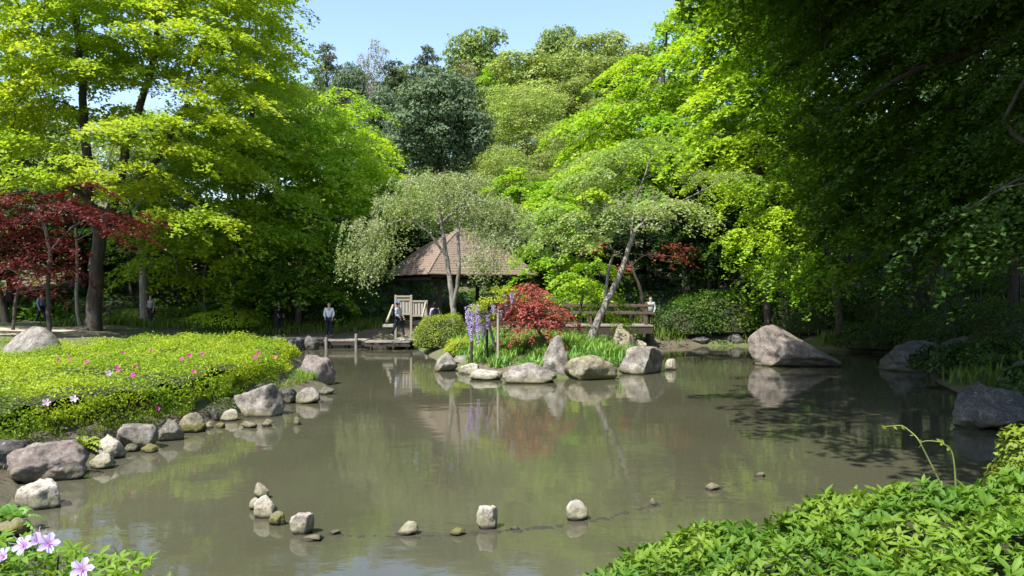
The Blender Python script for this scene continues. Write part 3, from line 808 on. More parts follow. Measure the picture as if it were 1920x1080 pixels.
make_tree('red_maple', 'low domed coral-red maple on the island beside the wisteria', 26,
          [[(1030, 668, 3.2), (1022, 640, 3), (1008, 615, 2.6), (990, 590, 1.6), (985, 565, 1)], [(1010, 620, 2), (1040, 590, 1.2)]],
          [(998, 562, 52, 18, 0, .9), (960, 582, 28, 20, 0, .7), (1032, 588, 36, 19, 0, .8), (997, 597, 52, 19, -.2, .9), (984, 543, 30, 10, 0, .6), (972, 612, 20, 12, -.3, .5), (1010, 575, 40, 20, -.3, .7)],
          'crimson', 'dark_bark', 'layer', spacing=.42, size=.09, dens=330, seed=74, lim=150, aspect=.4, thick=.06, droop=.55, slope=.5, tip=.006)

# ------------------------------------------------------------------ shrubs and the understorey
def dome_shrub(name, label, px, base_py, w_px, h_px, Y, leaf, seed, size=.06, n=6000, group=None, cat='shrub', lumps=.06, z=None):
    rng = np.random.default_rng(seed)
    x = (px - 960) / F * Y
    b = np.array([x, Y, gz(x, Y) - .04 if z is None else z])
    hw = w_px / F * Y / 2; H = h_px / F * Y
    d = unit(rng.normal(size=(n, 3))); d[:, 2] = np.abs(d[:, 2])
    k = rng.uniform(.86, 1.03, n)
    lump = 1 + lumps * (np.sin(d[:, 0] * 6 + seed) + np.sin(d[:, 1] * 7 + 2 * seed) + np.sin(d[:, 2] * 9 + seed))
    # flattened dome with steep sides
    q = np.sign(d) * np.abs(d) ** .75
    C = b + q * (k * lump)[:, None] * np.array([hw, hw, H])
    root = thing(name, label, cat, b, group=group)
    foliage('foliage', root, b, C, d + rng.normal(size=(n, 3)) * .6 + np.array([0, 0, .3]), size, .55, L[leaf], rng)
    mb = MB()
    for i in range(9):
        a = rng.uniform(0, 6.28)
        e = np.array([math.cos(a) * hw * .55, math.sin(a) * hw * .55, H * .75])
        mb.tube([np.zeros(3), e * .45 + np.array([0, 0, H * .12]), e], [.03 * H + .008, .02 * H + .005, .006], 5, cap=False)
    mb.build('stem', M['dark_bark'], root)
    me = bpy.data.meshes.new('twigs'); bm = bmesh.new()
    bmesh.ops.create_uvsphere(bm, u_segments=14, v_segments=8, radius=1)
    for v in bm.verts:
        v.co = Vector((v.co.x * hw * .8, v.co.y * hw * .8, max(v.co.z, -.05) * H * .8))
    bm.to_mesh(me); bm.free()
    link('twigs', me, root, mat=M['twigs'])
    return root

dome_shrub('clipped_shrub', 'clipped round yellow-green shrub by the pale wooden screen', 830, 648, 104, 58, 33, 'shrub', 81, .07, 9000)
dome_shrub('low_shrub', 'small yellow-leaved shrub below the clipped round shrub', 865, 665, 60, 30, 29, 'yellow', 82, .07, 2600)
dome_shrub('low_shrub', 'low green shrub at the foot of the tall pointed stone', 1010, 672, 50, 22, 26.6, 'grass', 83, .06, 1500)
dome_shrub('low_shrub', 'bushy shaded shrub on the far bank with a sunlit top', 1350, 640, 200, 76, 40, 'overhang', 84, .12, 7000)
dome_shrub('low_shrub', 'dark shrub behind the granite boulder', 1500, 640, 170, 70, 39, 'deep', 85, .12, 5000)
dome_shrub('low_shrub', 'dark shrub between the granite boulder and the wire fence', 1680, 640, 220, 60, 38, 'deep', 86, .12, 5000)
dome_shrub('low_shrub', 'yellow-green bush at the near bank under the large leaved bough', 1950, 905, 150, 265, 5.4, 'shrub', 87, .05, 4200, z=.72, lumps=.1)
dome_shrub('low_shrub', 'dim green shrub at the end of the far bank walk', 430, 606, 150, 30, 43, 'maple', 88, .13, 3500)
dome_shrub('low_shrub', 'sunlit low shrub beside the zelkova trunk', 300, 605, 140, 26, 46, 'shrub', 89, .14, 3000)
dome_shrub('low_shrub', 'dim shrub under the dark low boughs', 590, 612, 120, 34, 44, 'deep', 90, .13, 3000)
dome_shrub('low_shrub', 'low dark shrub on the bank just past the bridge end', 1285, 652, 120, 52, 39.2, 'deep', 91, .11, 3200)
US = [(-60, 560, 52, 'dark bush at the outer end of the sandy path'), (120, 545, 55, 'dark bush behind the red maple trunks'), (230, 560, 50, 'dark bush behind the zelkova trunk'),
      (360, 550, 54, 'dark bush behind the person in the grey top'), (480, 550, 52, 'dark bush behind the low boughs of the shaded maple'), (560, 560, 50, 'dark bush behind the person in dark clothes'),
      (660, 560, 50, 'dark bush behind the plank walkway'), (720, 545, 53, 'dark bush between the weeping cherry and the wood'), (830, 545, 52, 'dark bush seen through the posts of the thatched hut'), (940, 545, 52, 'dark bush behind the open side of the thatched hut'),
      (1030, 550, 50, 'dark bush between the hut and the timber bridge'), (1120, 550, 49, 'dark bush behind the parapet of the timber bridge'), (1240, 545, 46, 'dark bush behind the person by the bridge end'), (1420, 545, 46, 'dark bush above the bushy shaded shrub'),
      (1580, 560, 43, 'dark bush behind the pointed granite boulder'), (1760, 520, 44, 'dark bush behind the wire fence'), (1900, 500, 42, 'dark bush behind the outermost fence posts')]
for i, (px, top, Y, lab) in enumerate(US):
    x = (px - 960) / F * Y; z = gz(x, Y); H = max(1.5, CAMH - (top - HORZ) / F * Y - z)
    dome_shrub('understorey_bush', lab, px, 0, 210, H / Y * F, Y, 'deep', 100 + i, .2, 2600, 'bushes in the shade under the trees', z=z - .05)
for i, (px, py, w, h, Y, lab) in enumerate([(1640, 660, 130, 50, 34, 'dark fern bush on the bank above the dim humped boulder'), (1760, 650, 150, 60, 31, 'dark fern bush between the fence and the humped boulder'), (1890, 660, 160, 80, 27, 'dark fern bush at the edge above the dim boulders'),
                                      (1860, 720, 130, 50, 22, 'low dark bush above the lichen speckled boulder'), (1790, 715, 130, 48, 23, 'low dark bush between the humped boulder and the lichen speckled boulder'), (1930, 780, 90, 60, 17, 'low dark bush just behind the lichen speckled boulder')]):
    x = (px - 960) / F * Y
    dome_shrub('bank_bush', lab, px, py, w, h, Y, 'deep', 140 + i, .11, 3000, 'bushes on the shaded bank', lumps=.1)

# the broad hedge of clipped azalea
HEDGE = np.array([(-9.6, 9.9), (-7.6, 10.9), (-6.85, 12.2), (-6.58, 13.6), (-6.18, 15.3), (-5.85, 17.6), (-5.8, 20), (-6.2, 23), (-7.0, 25.6), (-9.5, 28), (-14, 29.5), (-22, 28), (-24, 18), (-16, 9.9)])
def hedge_top(x, y):
    return 1.05 - .26 * np.clip((-x - 11.5) / 3, 0, 1) * np.clip((y - 17) / 4, 0, 1) + .075 * np.sin(x * 2.1 + y * .8) * np.sin(y * 1.9 - x * .7 + 1) + .06 * np.sin(y * 1.25 - x * .5 + 1) + .035 * np.sin(x * 3.9 + y * 2.3) + .03 * np.sin(y * 4.4 - x * 2.1)
rng = np.random.default_rng(9)
hb = np.array([-9.0, 18.0, gz(-9, 18)])
hedge = thing('azalea_hedge', 'broad clipped azalea hedge glowing yellow-green beside the pond with scattered magenta flowers', 'hedge', hb)
X = rng.uniform(-24, -5.6, 270000); Yy = rng.uniform(9.7, 29.6, 270000)
dd = -sdf(HEDGE, X, Yy)
wgt = np.clip(1.35 - (Yy - 12) / 22, .35, 1)
px_ = 960 + X / Yy * F
ok = (dd > .05) & (rng.uniform(0, 1, len(X)) < wgt) & (px_ > -160)
X, Yy, dd = X[ok], Yy[ok], dd[ok]
edge = np.clip(dd / .42, 0, 1)
Z = hedge_top(X, Yy) - .34 * (1 - edge) ** 2 + rng.normal(size=len(X)) * .055 - rng.uniform(0, .14, len(X))
Ct = np.stack([X, Yy, Z], -1)
Nt = np.array([0, 0, 1.0]) + rng.normal(size=Ct.shape) * .5
# the flank: points along the edge
a = HEDGE; b = np.roll(HEDGE, -1, 0); ln = np.linalg.norm(b - a, axis=1)
seg = rng.choice(len(a), 46000, p=ln / ln.sum()); tt = rng.uniform(0, 1, 46000)
Bp = a[seg] * (1 - tt)[:, None] + b[seg] * tt[:, None]
tg = unit((b - a)[seg]); inn = np.stack([-tg[:, 1], tg[:, 0]], -1)
zz = rng.uniform(.12, 1, 46000)
bul = .22 * np.sin(Bp[:, 0] * 2.3 + Bp[:, 1] * 1.9) * np.sin(zz * 5 + Bp[:, 1])
ins = .02 + .3 * np.clip(zz - .7, 0, 1) ** 2 * 2.5 + .12 * (1 - zz) + rng.uniform(0, .22, 46000) + bul
fx = Bp + inn * ins[:, None]
gzv = ground(fx[:, 0], fx[:, 1])
Cf = np.stack([fx[:, 0], fx[:, 1], gzv + (hedge_top(fx[:, 0], fx[:, 1]) - .2 - gzv) * zz], -1)
Nf = np.concatenate([-inn, np.full((46000, 1), .15)], 1) + rng.normal(size=Cf.shape) * .6
near = 960 + Cf[:, 0] / Cf[:, 1] * F > -160
Cf, Nf = Cf[near], Nf[near]
Ch = np.vstack([Ct, Cf]); Nh = np.vstack([Nt, Nf])
sz = np.clip(.052 + .0014 * (Ch[:, 1] - 12), .048, .085)
foliage('foliage', hedge, hb, Ch, Nh, sz, .52, L['hedge'], rng)
COUNT['hedge'] = len(Ch)
# twiggy inside
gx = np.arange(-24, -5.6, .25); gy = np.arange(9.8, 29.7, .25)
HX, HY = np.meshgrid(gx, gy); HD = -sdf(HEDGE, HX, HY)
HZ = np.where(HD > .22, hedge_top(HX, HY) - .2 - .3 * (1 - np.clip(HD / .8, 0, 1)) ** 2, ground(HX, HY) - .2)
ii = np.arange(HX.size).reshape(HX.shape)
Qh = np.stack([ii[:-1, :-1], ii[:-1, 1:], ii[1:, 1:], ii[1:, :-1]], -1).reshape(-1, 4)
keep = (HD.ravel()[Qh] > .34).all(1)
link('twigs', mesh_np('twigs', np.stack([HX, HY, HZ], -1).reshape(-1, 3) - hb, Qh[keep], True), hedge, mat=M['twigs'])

def flower_mesh(name, r=.035, petals=5, depth=.4):
    V, Fc = [], []
    for i in range(petals):
        a = 2 * math.pi * i / petals; w = math.pi / petals * 1.05
        o = len(V)
        V += [(0, 0, 0), (r * .6 * math.cos(a - w), r * .6 * math.sin(a - w), r * depth), (r * 1.05 * math.cos(a - w * .35), r * 1.05 * math.sin(a - w * .35), r * depth * .7),
              (r * 1.05 * math.cos(a + w * .35), r * 1.05 * math.sin(a + w * .35), r * depth * .7), (r * .6 * math.cos(a + w), r * .6 * math.sin(a + w), r * depth)]
        Fc += [(o, o + 1, o + 2), (o, o + 2, o + 3), (o, o + 3, o + 4)]
    me = bpy.data.meshes.new(name); me.from_pydata(V, [], Fc); me.update()
    return me
fm = flower_mesh('flower', .055); fm.materials.append(L['magenta'])
fp = flower_mesh('flower', .055); fp.materials.append(L['pinkwhite'])
FL = [(163, 682, 1), (220, 692, 1), (250, 707, 1.4), (222, 698, 1), (341, 677, 1), (355, 669, 1), (379, 667, 1), (284, 659, .8), (231, 664, .8), (363, 700, 1), (479, 673, 1.1), (484, 663, 1), (517, 673, 1.2), (297, 769, 1), (110, 678, .8), (255, 690, .8), (130, 675, .8)]
rf = random.Random(3)
for (px, py, s) in FL:
    # march along the view ray until it meets the hedge
    hit = None
    for q in np.arange(11.5, 29, .04):
        c = P(px, py, q)
        if -sdf(HEDGE, c[0:1], c[1:2])[0] > .06 and c[2] < hedge_top(c[0], c[1]) - .4 * (1 - min(1, -float(sdf(HEDGE, c[0:1], c[1:2])[0]) / .6)) ** 2 + .03:
            hit = c; break
    if hit is None: continue
    o = link('flower', fm, hedge, hit + np.array([.03, -.06, .04]) - hb)
    o.rotation_euler = (rf.uniform(.5, 1.3), 0, rf.uniform(-.4, 1.0)); o.scale = (.82 * s * hit[1] / 17,) * 3
for (px, py) in ((88, 758), (139, 751), (204, 703)):
    for q in np.arange(11.5, 29, .04):
        c = P(px, py, q)
        if -sdf(HEDGE, c[0:1], c[1:2])[0] > .05 and c[2] < 1.0:
            o = link('flower', fp, hedge, c + np.array([.05, -.1, .04]) - hb); o.rotation_euler = (1.1, 0, .6); o.scale = (1.1,) * 3
            o['label'] = 'pale pink flower'
            break

# ------------------------------------------------------------------ stones
def rock_mesh(seed, w, d, h, taper=.25, lean=(0, 0), sub=4, cuts=9, rough=.05, planes=(), sink=.25):
    """boulder w by d, standing h above the ground, with flattened facets"""
    r = random.Random(seed)
    bm = bmesh.new(); bmesh.ops.create_icosphere(bm, subdivisions=sub, radius=1.0)
    pl = []
    for i in range(cuts):
        n = Vector((r.gauss(0, 1), r.gauss(0, 1), r.gauss(.25, .8))).normalized(); pl.append((n, r.uniform(.52, .8)))
    for n, o in planes: pl.append((Vector(n).normalized(), o))
    off = Vector((r.uniform(-50, 50), r.uniform(-50, 50), r.uniform(-50, 50)))
    for v in bm.verts:
        p = v.co.copy()
        for n, o in pl:
            k = p.dot(n) - o
            if k > 0: p -= n * k * .94
        nv = p.normalized()
        p += nv * (mnoise.fractal(p * 1.5 + off, 1, 2, 3) * rough * 2.2 + mnoise.fractal(p * 5 + off, .8, 2.1, 4) * rough * 1.0 + mnoise.noise(p * 16 + off) * rough * .22)
        f = (p.z + 1) / 2
        t_ = 1 - taper * f
        p.x, p.y = p.x * t_ + lean[0] * f, p.y * t_ + lean[1] * f
        v.co = p
    A = np.array([v.co[:] for v in bm.verts])
    zmin, zmax = A[:, 2].min(), A[:, 2].max()
    Hh = h * (1 + sink)
    for v, a in zip(bm.verts, A):
        v.co = Vector((a[0], a[1], (a[2] - zmin) / (zmax - zmin) * Hh - h * sink))
    A = np.array([v.co[:] for v in bm.verts]); vis = A[A[:, 2] > -.02 * h]
    cx, cyy = (vis[:, 0].max() + vis[:, 0].min()) / 2, (vis[:, 1].max() + vis[:, 1].min()) / 2
    sx, sy = w / np.ptp(vis[:, 0]), d / np.ptp(vis[:, 1])
    for v in bm.verts: v.co.x = (v.co.x - cx) * sx; v.co.y = (v.co.y - cyy) * sy
    me = bpy.data.meshes.new('stone'); bm.to_mesh(me); bm.free()
    me.polygons.foreach_set('use_smooth', [True] * len(me.polygons))
    return me

def rock(name, label, px, py, wpx, hpx, mat='granite', seed=1, Y=None, z=0.0, depth=.8, group=None, **kw):
    """stone whose foot shows at (px, py) on the water (or on ground height z at Y)"""
    if Y is None: Y = CAMH * F / (py - HORZ)
    w = wpx / F * Y; h = hpx / F * Y
    Yc = Y + w * depth / 2 * .8
    x = (px - 960) / F * Yc
    w *= Yc / Y; h *= Yc / Y
    me = rock_mesh(seed, w, w * depth, h, **kw)
    o = link(name, me, None, (x, Yc, z), M[mat])
    return tag(o, label, 'boulder' if name == 'boulder' else 'stone', group)

RS = [
 # name, label, px, foot py, width, height, material, seed, extra
 ('boulder', 'large pointed granite boulder standing in the water before the dark bank', 1492, 689, 165, 76, 'pink_granite', 201, dict(depth=.75, taper=.3, lean=(-.3, .05), planes=[((.72, -.2, .66), .30), ((-.95, -.3, .1), .7), ((0, 0, 1), .78)], cuts=2, rough=.04)),
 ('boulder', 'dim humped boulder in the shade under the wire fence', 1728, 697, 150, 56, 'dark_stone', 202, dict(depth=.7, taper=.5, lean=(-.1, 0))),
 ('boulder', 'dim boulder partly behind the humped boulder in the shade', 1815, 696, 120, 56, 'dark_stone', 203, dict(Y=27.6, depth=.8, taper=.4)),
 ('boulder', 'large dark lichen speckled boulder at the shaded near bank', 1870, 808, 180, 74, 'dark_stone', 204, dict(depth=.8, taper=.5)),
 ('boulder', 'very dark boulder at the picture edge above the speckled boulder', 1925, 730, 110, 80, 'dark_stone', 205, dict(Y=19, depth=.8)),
 # island
 ('island_stone', 'rounded grey stone at the outer tip of the island by the low shrub', 837, 697, 44, 36, 'granite', 211, dict(taper=.35)),
 ('island_stone', 'small whitish stone between the rounded tip stone and the flat slab', 880, 702, 42, 20, 'pale_stone', 212, {}),
 ('island_stone', 'flat whitish slab stone low in the water at the island edge', 911, 713, 62, 19, 'pale_stone', 213, dict(taper=.2, cuts=5)),
 ('island_stone', 'broad sloping grey stone leaning against the tall pointed stone', 993, 719, 104, 36, 'granite', 214, dict(taper=.55, lean=(-.1, .1), cuts=6)),
 ('island_stone', 'tall pointed upright stone in the middle of the island front', 1043, 708, 58, 78, 'granite', 215, dict(taper=.35, lean=(.1, 0), depth=.8, planes=[((-.8, -.5, .4), .6)])),
 ('island_stone', 'wide pale mossy stone just beside the tall pointed stone', 1108, 714, 100, 46, 'mossy_stone', 216, dict(taper=.4, cuts=6)),
 ('island_stone', 'big blocky stone with one dark shaded face at the island corner', 1204, 702, 92, 52, 'granite', 217, dict(taper=.12, depth=.8, planes=[((.86, -.5, -.12), .36), ((-.5, -.8, .25), .62), ((0, 0, 1), .62)], cuts=3)),
 ('island_stone', 'small whitish stone at the waterline beside the blocky dark-faced stone', 1257, 694, 21, 22, 'pale_stone', 218, {}),
 ('island_stone', 'tall mossy rounded stone standing behind the blocky dark-faced stone', 1169, 668, 58, 64, 'mossy_stone', 219, dict(Y=28.6, z=.15, taper=.12, cuts=5, planes=[((0, 0, 1), .8)])),
 ('island_stone', 'long low flat stone behind the rounded tip stone', 876, 679, 66, 14, 'granite', 220, dict(Y=27.2, z=.12, taper=.2)),
 ('island_stone', 'little white stone peeping out between the tall pointed and the pale mossy stone', 1084, 684, 18, 16, 'pale_stone', 221, dict(Y=25.2, z=.2)),
 ('island_stone', 'small mossy stone under the clipped round shrub', 806, 655, 26, 14, 'mossy_stone', 222, {}),
 ('island_stone', 'long mossy stone edging the water next to the walkway landing', 765, 652, 52, 12, 'mossy_stone', 223, dict(taper=.1)),
 # near shore under the hedge
 ('boulder', 'large grey boulder beside the hedge with white lichen streaks', 488, 782, 92, 60, 'granite', 231, dict(taper=.3, lean=(.05, 0), planes=[((-.2, -.9, .2), .55), ((.8, -.5, .1), .6), ((-.35, .1, .95), .55)], cuts=4)),
 ('boulder', 'pinkish rounded boulder at the far end of the hedge', 590, 724, 74, 57, 'pink_granite', 232, dict(taper=.4, lean=(.08, 0))),
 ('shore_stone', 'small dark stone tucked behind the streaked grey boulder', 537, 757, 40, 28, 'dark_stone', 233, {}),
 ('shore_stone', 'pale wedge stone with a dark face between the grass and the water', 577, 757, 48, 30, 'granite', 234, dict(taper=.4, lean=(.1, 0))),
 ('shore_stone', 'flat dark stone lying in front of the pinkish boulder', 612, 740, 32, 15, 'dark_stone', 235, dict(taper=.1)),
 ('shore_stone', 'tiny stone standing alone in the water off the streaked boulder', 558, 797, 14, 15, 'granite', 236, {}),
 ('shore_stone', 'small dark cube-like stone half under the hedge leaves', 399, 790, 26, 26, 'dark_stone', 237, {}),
 ('shore_stone', 'small pale flat-topped stone before the streaked boulder', 430, 790, 34, 21, 'pale_stone', 238, dict(taper=.15)),
 ('shore_stone', 'little pebble-sized stone at the foot of the dark cube-like stone', 392, 803, 17, 12, 'pale_stone', 239, {}),
 ('shore_stone', 'little mossy stone under the pale flat-topped stone', 413, 803, 18, 10, 'mossy_stone', 240, {}),
 ('shore_stone', 'low reddish stone in the water under the streaked boulder', 468, 803, 32, 12, 'pink_granite', 241, {}),
 ('shore_stone', 'second low reddish stone at the corner of the streaked boulder', 502, 800, 22, 14, 'pink_granite', 242, {}),
 ('shore_stone', 'humped mossy stone with two rounded lobes in the middle of the stone edging', 360, 812, 52, 36, 'mossy_stone', 243, dict(taper=.35)),
 ('shore_stone', 'long pale humped stone leaning on the two lobed mossy stone', 318, 828, 50, 40, 'granite', 244, dict(taper=.4, lean=(.1, 0))),
 ('shore_stone', 'wide flat-topped grey stone in the middle of the stone edging', 258, 845, 74, 44, 'granite', 245, dict(taper=.15, planes=[((0, 0, 1), .5)])),
 ('shore_stone', 'small yellow-mossed stone low in front of the wide flat-topped stone', 281, 849, 30, 16, 'mossy_stone', 246, {}),
 ('shore_stone', 'dark wet stone beside the yellow-mossed stone', 246, 848, 28, 15, 'dark_stone', 247, {}),
 ('shore_stone', 'knobbly pale stone upright beside the fern', 210, 862, 48, 45, 'pale_stone', 248, dict(taper=.3, rough=.1)),
 ('shore_stone', 'smaller pale stone at the foot of the knobbly upright stone', 193, 880, 46, 28, 'pale_stone', 249, dict(rough=.09)),
 ('boulder', 'broad brownish boulder at the near end of the hedge', 90, 908, 142, 70, 'pink_granite', 250, dict(taper=.2, depth=.75, cuts=7)),
 ('boulder', 'dark boulder in shade behind the broad brownish boulder', 8, 915, 130, 78, 'dark_stone', 251, dict(Y=10.9, z=.0, taper=.2)),
 ('shore_stone', 'sandy coloured boulder with a mossy foot below the broad brownish boulder', 78, 956, 84, 52, 'pale_stone', 258, dict(taper=.15, planes=[((0, 0, 1), .62)])),
 ('shore_stone', 'stone half hidden by grass at the very near shore', 18, 1010, 70, 34, 'mossy_stone', 253, {}),
 # far bank
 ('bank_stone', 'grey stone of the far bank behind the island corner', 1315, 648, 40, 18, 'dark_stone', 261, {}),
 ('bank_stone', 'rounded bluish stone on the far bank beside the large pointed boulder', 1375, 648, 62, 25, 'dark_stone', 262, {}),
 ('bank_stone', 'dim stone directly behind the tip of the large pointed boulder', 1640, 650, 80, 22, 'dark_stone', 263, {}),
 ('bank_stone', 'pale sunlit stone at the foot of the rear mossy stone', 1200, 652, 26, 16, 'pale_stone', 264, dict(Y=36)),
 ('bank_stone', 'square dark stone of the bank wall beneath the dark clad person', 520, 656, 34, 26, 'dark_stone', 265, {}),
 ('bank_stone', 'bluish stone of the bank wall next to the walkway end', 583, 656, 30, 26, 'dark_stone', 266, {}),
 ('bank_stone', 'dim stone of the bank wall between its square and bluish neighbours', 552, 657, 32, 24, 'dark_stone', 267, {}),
 # the chain of stones in the foreground water
 ('water_stone', 'pale upright stone at the top of the curving stone chain', 491, 936, 28, 30, 'pale_stone', 271, dict(taper=.25, lean=(.1, 0))),
 ('water_stone', 'pale pointed stone at the start of the stone chain bend touching two others', 496, 972, 46, 40, 'pale_stone', 272, dict(taper=.45)),
 ('water_stone', 'small pale brownish stone behind the pointed stone of the chain', 482, 957, 26, 22, 'pale_stone', 273, {}),
 ('water_stone', 'small tan rounded stone nestled against the pointed chain stone', 520, 986, 32, 26, 'mossy_stone', 274, {}),
 ('water_stone', 'speckled block stone with dark shaded side at the corner of the chain', 566, 1003, 44, 40, 'pale_stone', 275, dict(taper=.05, planes=[((.9, -.3, -.2), .5), ((-.3, -.9, .1), .6), ((0, 0, 1), .65)], cuts=3)),
 ('water_stone', 'low wedge shaped pale stone in the middle of the chain', 764, 1004, 42, 24, 'pale_stone', 276, dict(taper=.5, lean=(.25, 0))),
 ('water_stone', 'square pale block stone in the middle of the chain', 913, 993, 40, 42, 'pale_stone', 277, dict(taper=.05, planes=[((-.2, -.95, .1), .6), ((.95, -.2, 0), .65), ((0, 0, 1), .65)], cuts=3)),
 ('water_stone', 'white rounded block stone last of the bigger chain stones', 1082, 977, 42, 36, 'pale_stone', 278, dict(taper=.15, cuts=6)),
 ('water_stone', 'flat wet pinkish stone awash beside the speckled block stone', 585, 1015, 42, 10, 'pink_granite', 279, {}),
 ('water_stone', 'tiny wet stone awash just past the flat pinkish stone', 628, 1003, 22, 8, 'pink_granite', 280, {}),
 ('water_stone', 'low tan stone awash beside the square block stone', 858, 1005, 30, 14, 'mossy_stone', 281, {}),
 ('water_stone', 'tiny grey stone awash past the square block stone', 965, 995, 20, 7, 'granite', 282, {}),
 ('water_stone', 'tiny sharp stone tip breaking the water past the white rounded block', 1225, 948, 18, 13, 'pink_granite', 283, dict(taper=.6)),
 ('water_stone', 'small brown stone cluster tip near the outer end of the chain', 1337, 920, 30, 13, 'pink_granite', 284, {}),
 ('water_stone', 'tiny pinkish stone tip at the outermost end of the chain', 1425, 895, 20, 9, 'pink_granite', 285, {}),
]
for (nm, lab, px, py, w, h, mt, sd, ex) in RS:
    near_ = nm in ('water_stone', 'boulder')
    rock(nm, lab, px, py, w, h, mt, sd, sub=5 if w > 120 else 4, **ex)
# grey boulder rising out of the hedge
rock('boulder', 'smooth pale grey rounded boulder rising behind the hedge top', 63, 662, 106, 48, 'granite', 291, Y=22.5, z=CAMH - (662 - HORZ) / F * 22.5, depth=.8, taper=.3, cuts=1, rough=.02, sink=1.2)
# the drowned row of stones between the chain stones
mbv, mbf, off = [], [], 0
rr = random.Random(8)
line = [(575, 1008), (640, 1003), (700, 1005), (760, 1008), (830, 1005), (905, 998), (970, 994), (1050, 985), (1120, 975), (1200, 955), (1280, 935), (1350, 915), (1440, 893)]
bm = bmesh.new()
for (a, b) in zip(line[:-1], line[1:]):
    k = max(2, int(abs(b[0] - a[0]) / 9))
    for i in range(k):
        f = (i + rr.random()) / k
        c = Wp(a[0] + (b[0] - a[0]) * f, a[1] + (b[1] - a[1]) * f + rr.uniform(-2, 2))
        r_ = rr.uniform(.03, .06)
        mt_ = Matrix.Translation(Vector((c[0], c[1], -r_ * .3 + rr.uniform(-.012, .006)))) @ Euler((0, 0, rr.uniform(0, 6))).to_matrix().to_4x4() @ Matrix.Diagonal((r_ * 1.7, r_, r_ * .5, 1))
        bmesh.ops.create_icosphere(bm, subdivisions=2, radius=1, matrix=mt_)
me = bpy.data.meshes.new('drowned_pebbles'); bm.to_mesh(me); bm.free()
tag(link('drowned_pebbles', me, mat=M['dark_stone']), 'dark line of drowned pebbles between the chain stones', kind='stuff')

# ------------------------------------------------------------------ grasses
def blades(name, label, spots, leaf, seed, kind='stuff', hgt=.35, wid=.018, per=60, lean=.5):
    """tufts of curved blades; spots are (x, y, z, radius, scale)"""
    rng = np.random.default_rng(seed)
    Vs, Qs, n = [], [], 0
    for (x, y, z, r, s) in spots:
        a = rng.uniform(0, 6.28, per); q = r * np.sqrt(rng.uniform(0, 1, per))
        b = np.stack([x + q * np.cos(a), y + q * np.sin(a), np.full(per, z)], -1)
        h = hgt * s * rng.uniform(.5, 1.2, per)
        d = rng.uniform(0, 6.28, per); dv = np.stack([np.cos(d), np.sin(d), 0 * d], -1) * (h * lean * rng.uniform(.2, 1.2, per))[:, None]
        side = np.stack([-np.sin(d), np.cos(d), 0 * d], -1) * (wid * s)
        up = np.array([0, 0, 1.0]) * h[:, None]
        p1 = b + up * .55 + dv * .3; p2 = b + up + dv
        V = np.stack([b - side * .7, b + side * .7, p1 + side, p1 - side, p2 + side * .15, p2 - side * .15], 1).reshape(-1, 3)
        i = np.arange(per)[:, None] * 6 + n
        Qs.append(np.concatenate([i + [[0, 1, 2, 3]], i + [[3, 2, 4, 5]]], 0)); Vs.append(V); n += len(V)
    o = link(name, mesh_np(name, np.vstack(Vs), np.vstack(Qs)), mat=L[leaf])
    return tag(o, label, None if kind else 'plant', kind=kind)

rng = np.random.default_rng(77)
sp = []
while len(sp) < 330:
    x, y = rng.uniform(-2.6, 5), rng.uniform(23.5, 33)
    d = float(-sdf(ISLE, np.array([x]), np.array([y]))[0])
    if d > .45: sp.append((x, y, gz(x, y) - .02, .22, rng.uniform(.6, 1.25)))
blades('island_grass', 'lush green iris leaves and grass covering the island', sp, 'grass', 78, hgt=.34, wid=.02, per=46, lean=.8)
sp = [(-5.75 + rng.normal() * .25, 22.0 + rng.normal() * .5, .2, .12, .8) for _ in range(60)]
sp = [q for q in sp if land(np.array([q[0]]), np.array([q[1]]))[0] > .12]
blades('grass', 'bright green grass between the hedge end and the pinkish boulder', sp, 'grass', 79, hgt=.28, wid=.014, per=40)
sp = []
for i in range(110):
    y = rng.uniform(9, 24); a = np.interp(y, [8.5, 11, 13.8, 17.3, 19.5, 22.6, 24.6], [-5.9, -6.9, -6.5, -5.8, -5.3, -5.3, -5.8])
    sp.append((a - rng.uniform(.05, .4), y, gz(a - .2, y) + .0, .1, rng.uniform(.3, .6)))
blades('grass', 'rough grass growing between the shore stones under the hedge', sp, 'shrub', 80, hgt=.3, wid=.013, per=16)
sp = []
for i in range(420):
    x, y = rng.uniform(-24, -6), rng.uniform(40.5, 47)
    sp.append((x, y, gz(x, y), .5, 1))
blades('ground_cover', 'dim ground cover plants under the trees past the far bank', sp, 'moss', 81, hgt=.35, wid=.03, per=22)
sp = []
for i in range(1000):
    x, y = rng.uniform(5, 24), rng.uniform(15, 44)
    if land(np.array([x]), np.array([y]))[0] > .25: sp.append((x, y, gz(x, y), .5, 1))
blades('ground_cover', 'dim ground cover plants on the shaded far bank', sp, 'moss', 82, hgt=.4, wid=.03, per=20)

# undergrowth of the slope
rng = np.random.default_rng(55)
n = 60000
ux = rng.uniform(-62, 62, n); uy = 46 + 46 * rng.uniform(0, 1, n) ** 1.5
cl = np.sin(ux * .9 + uy * .7) * np.sin(uy * 1.1 - ux * .5 + 1)
ok = np.abs(ux / uy) < .75
ux, uy, cl = ux[ok], uy[ok], cl[ok]
uz = ground(ux, uy) + rng.uniform(0, 1, len(ux)) ** 1.3 * (.7 + .6 * cl)
V, Qd = leaf_tris(np.stack([ux, uy, uz], -1), np.array([0, -.2, 1.0]) + rng.normal(size=(len(ux), 3)) * .6, .42, .6, rng)
tag(link('undergrowth', mesh_np('undergrowth', V, Qd), mat=L['overhang']), 'green undergrowth covering the slope beneath the hill trees', kind='stuff')

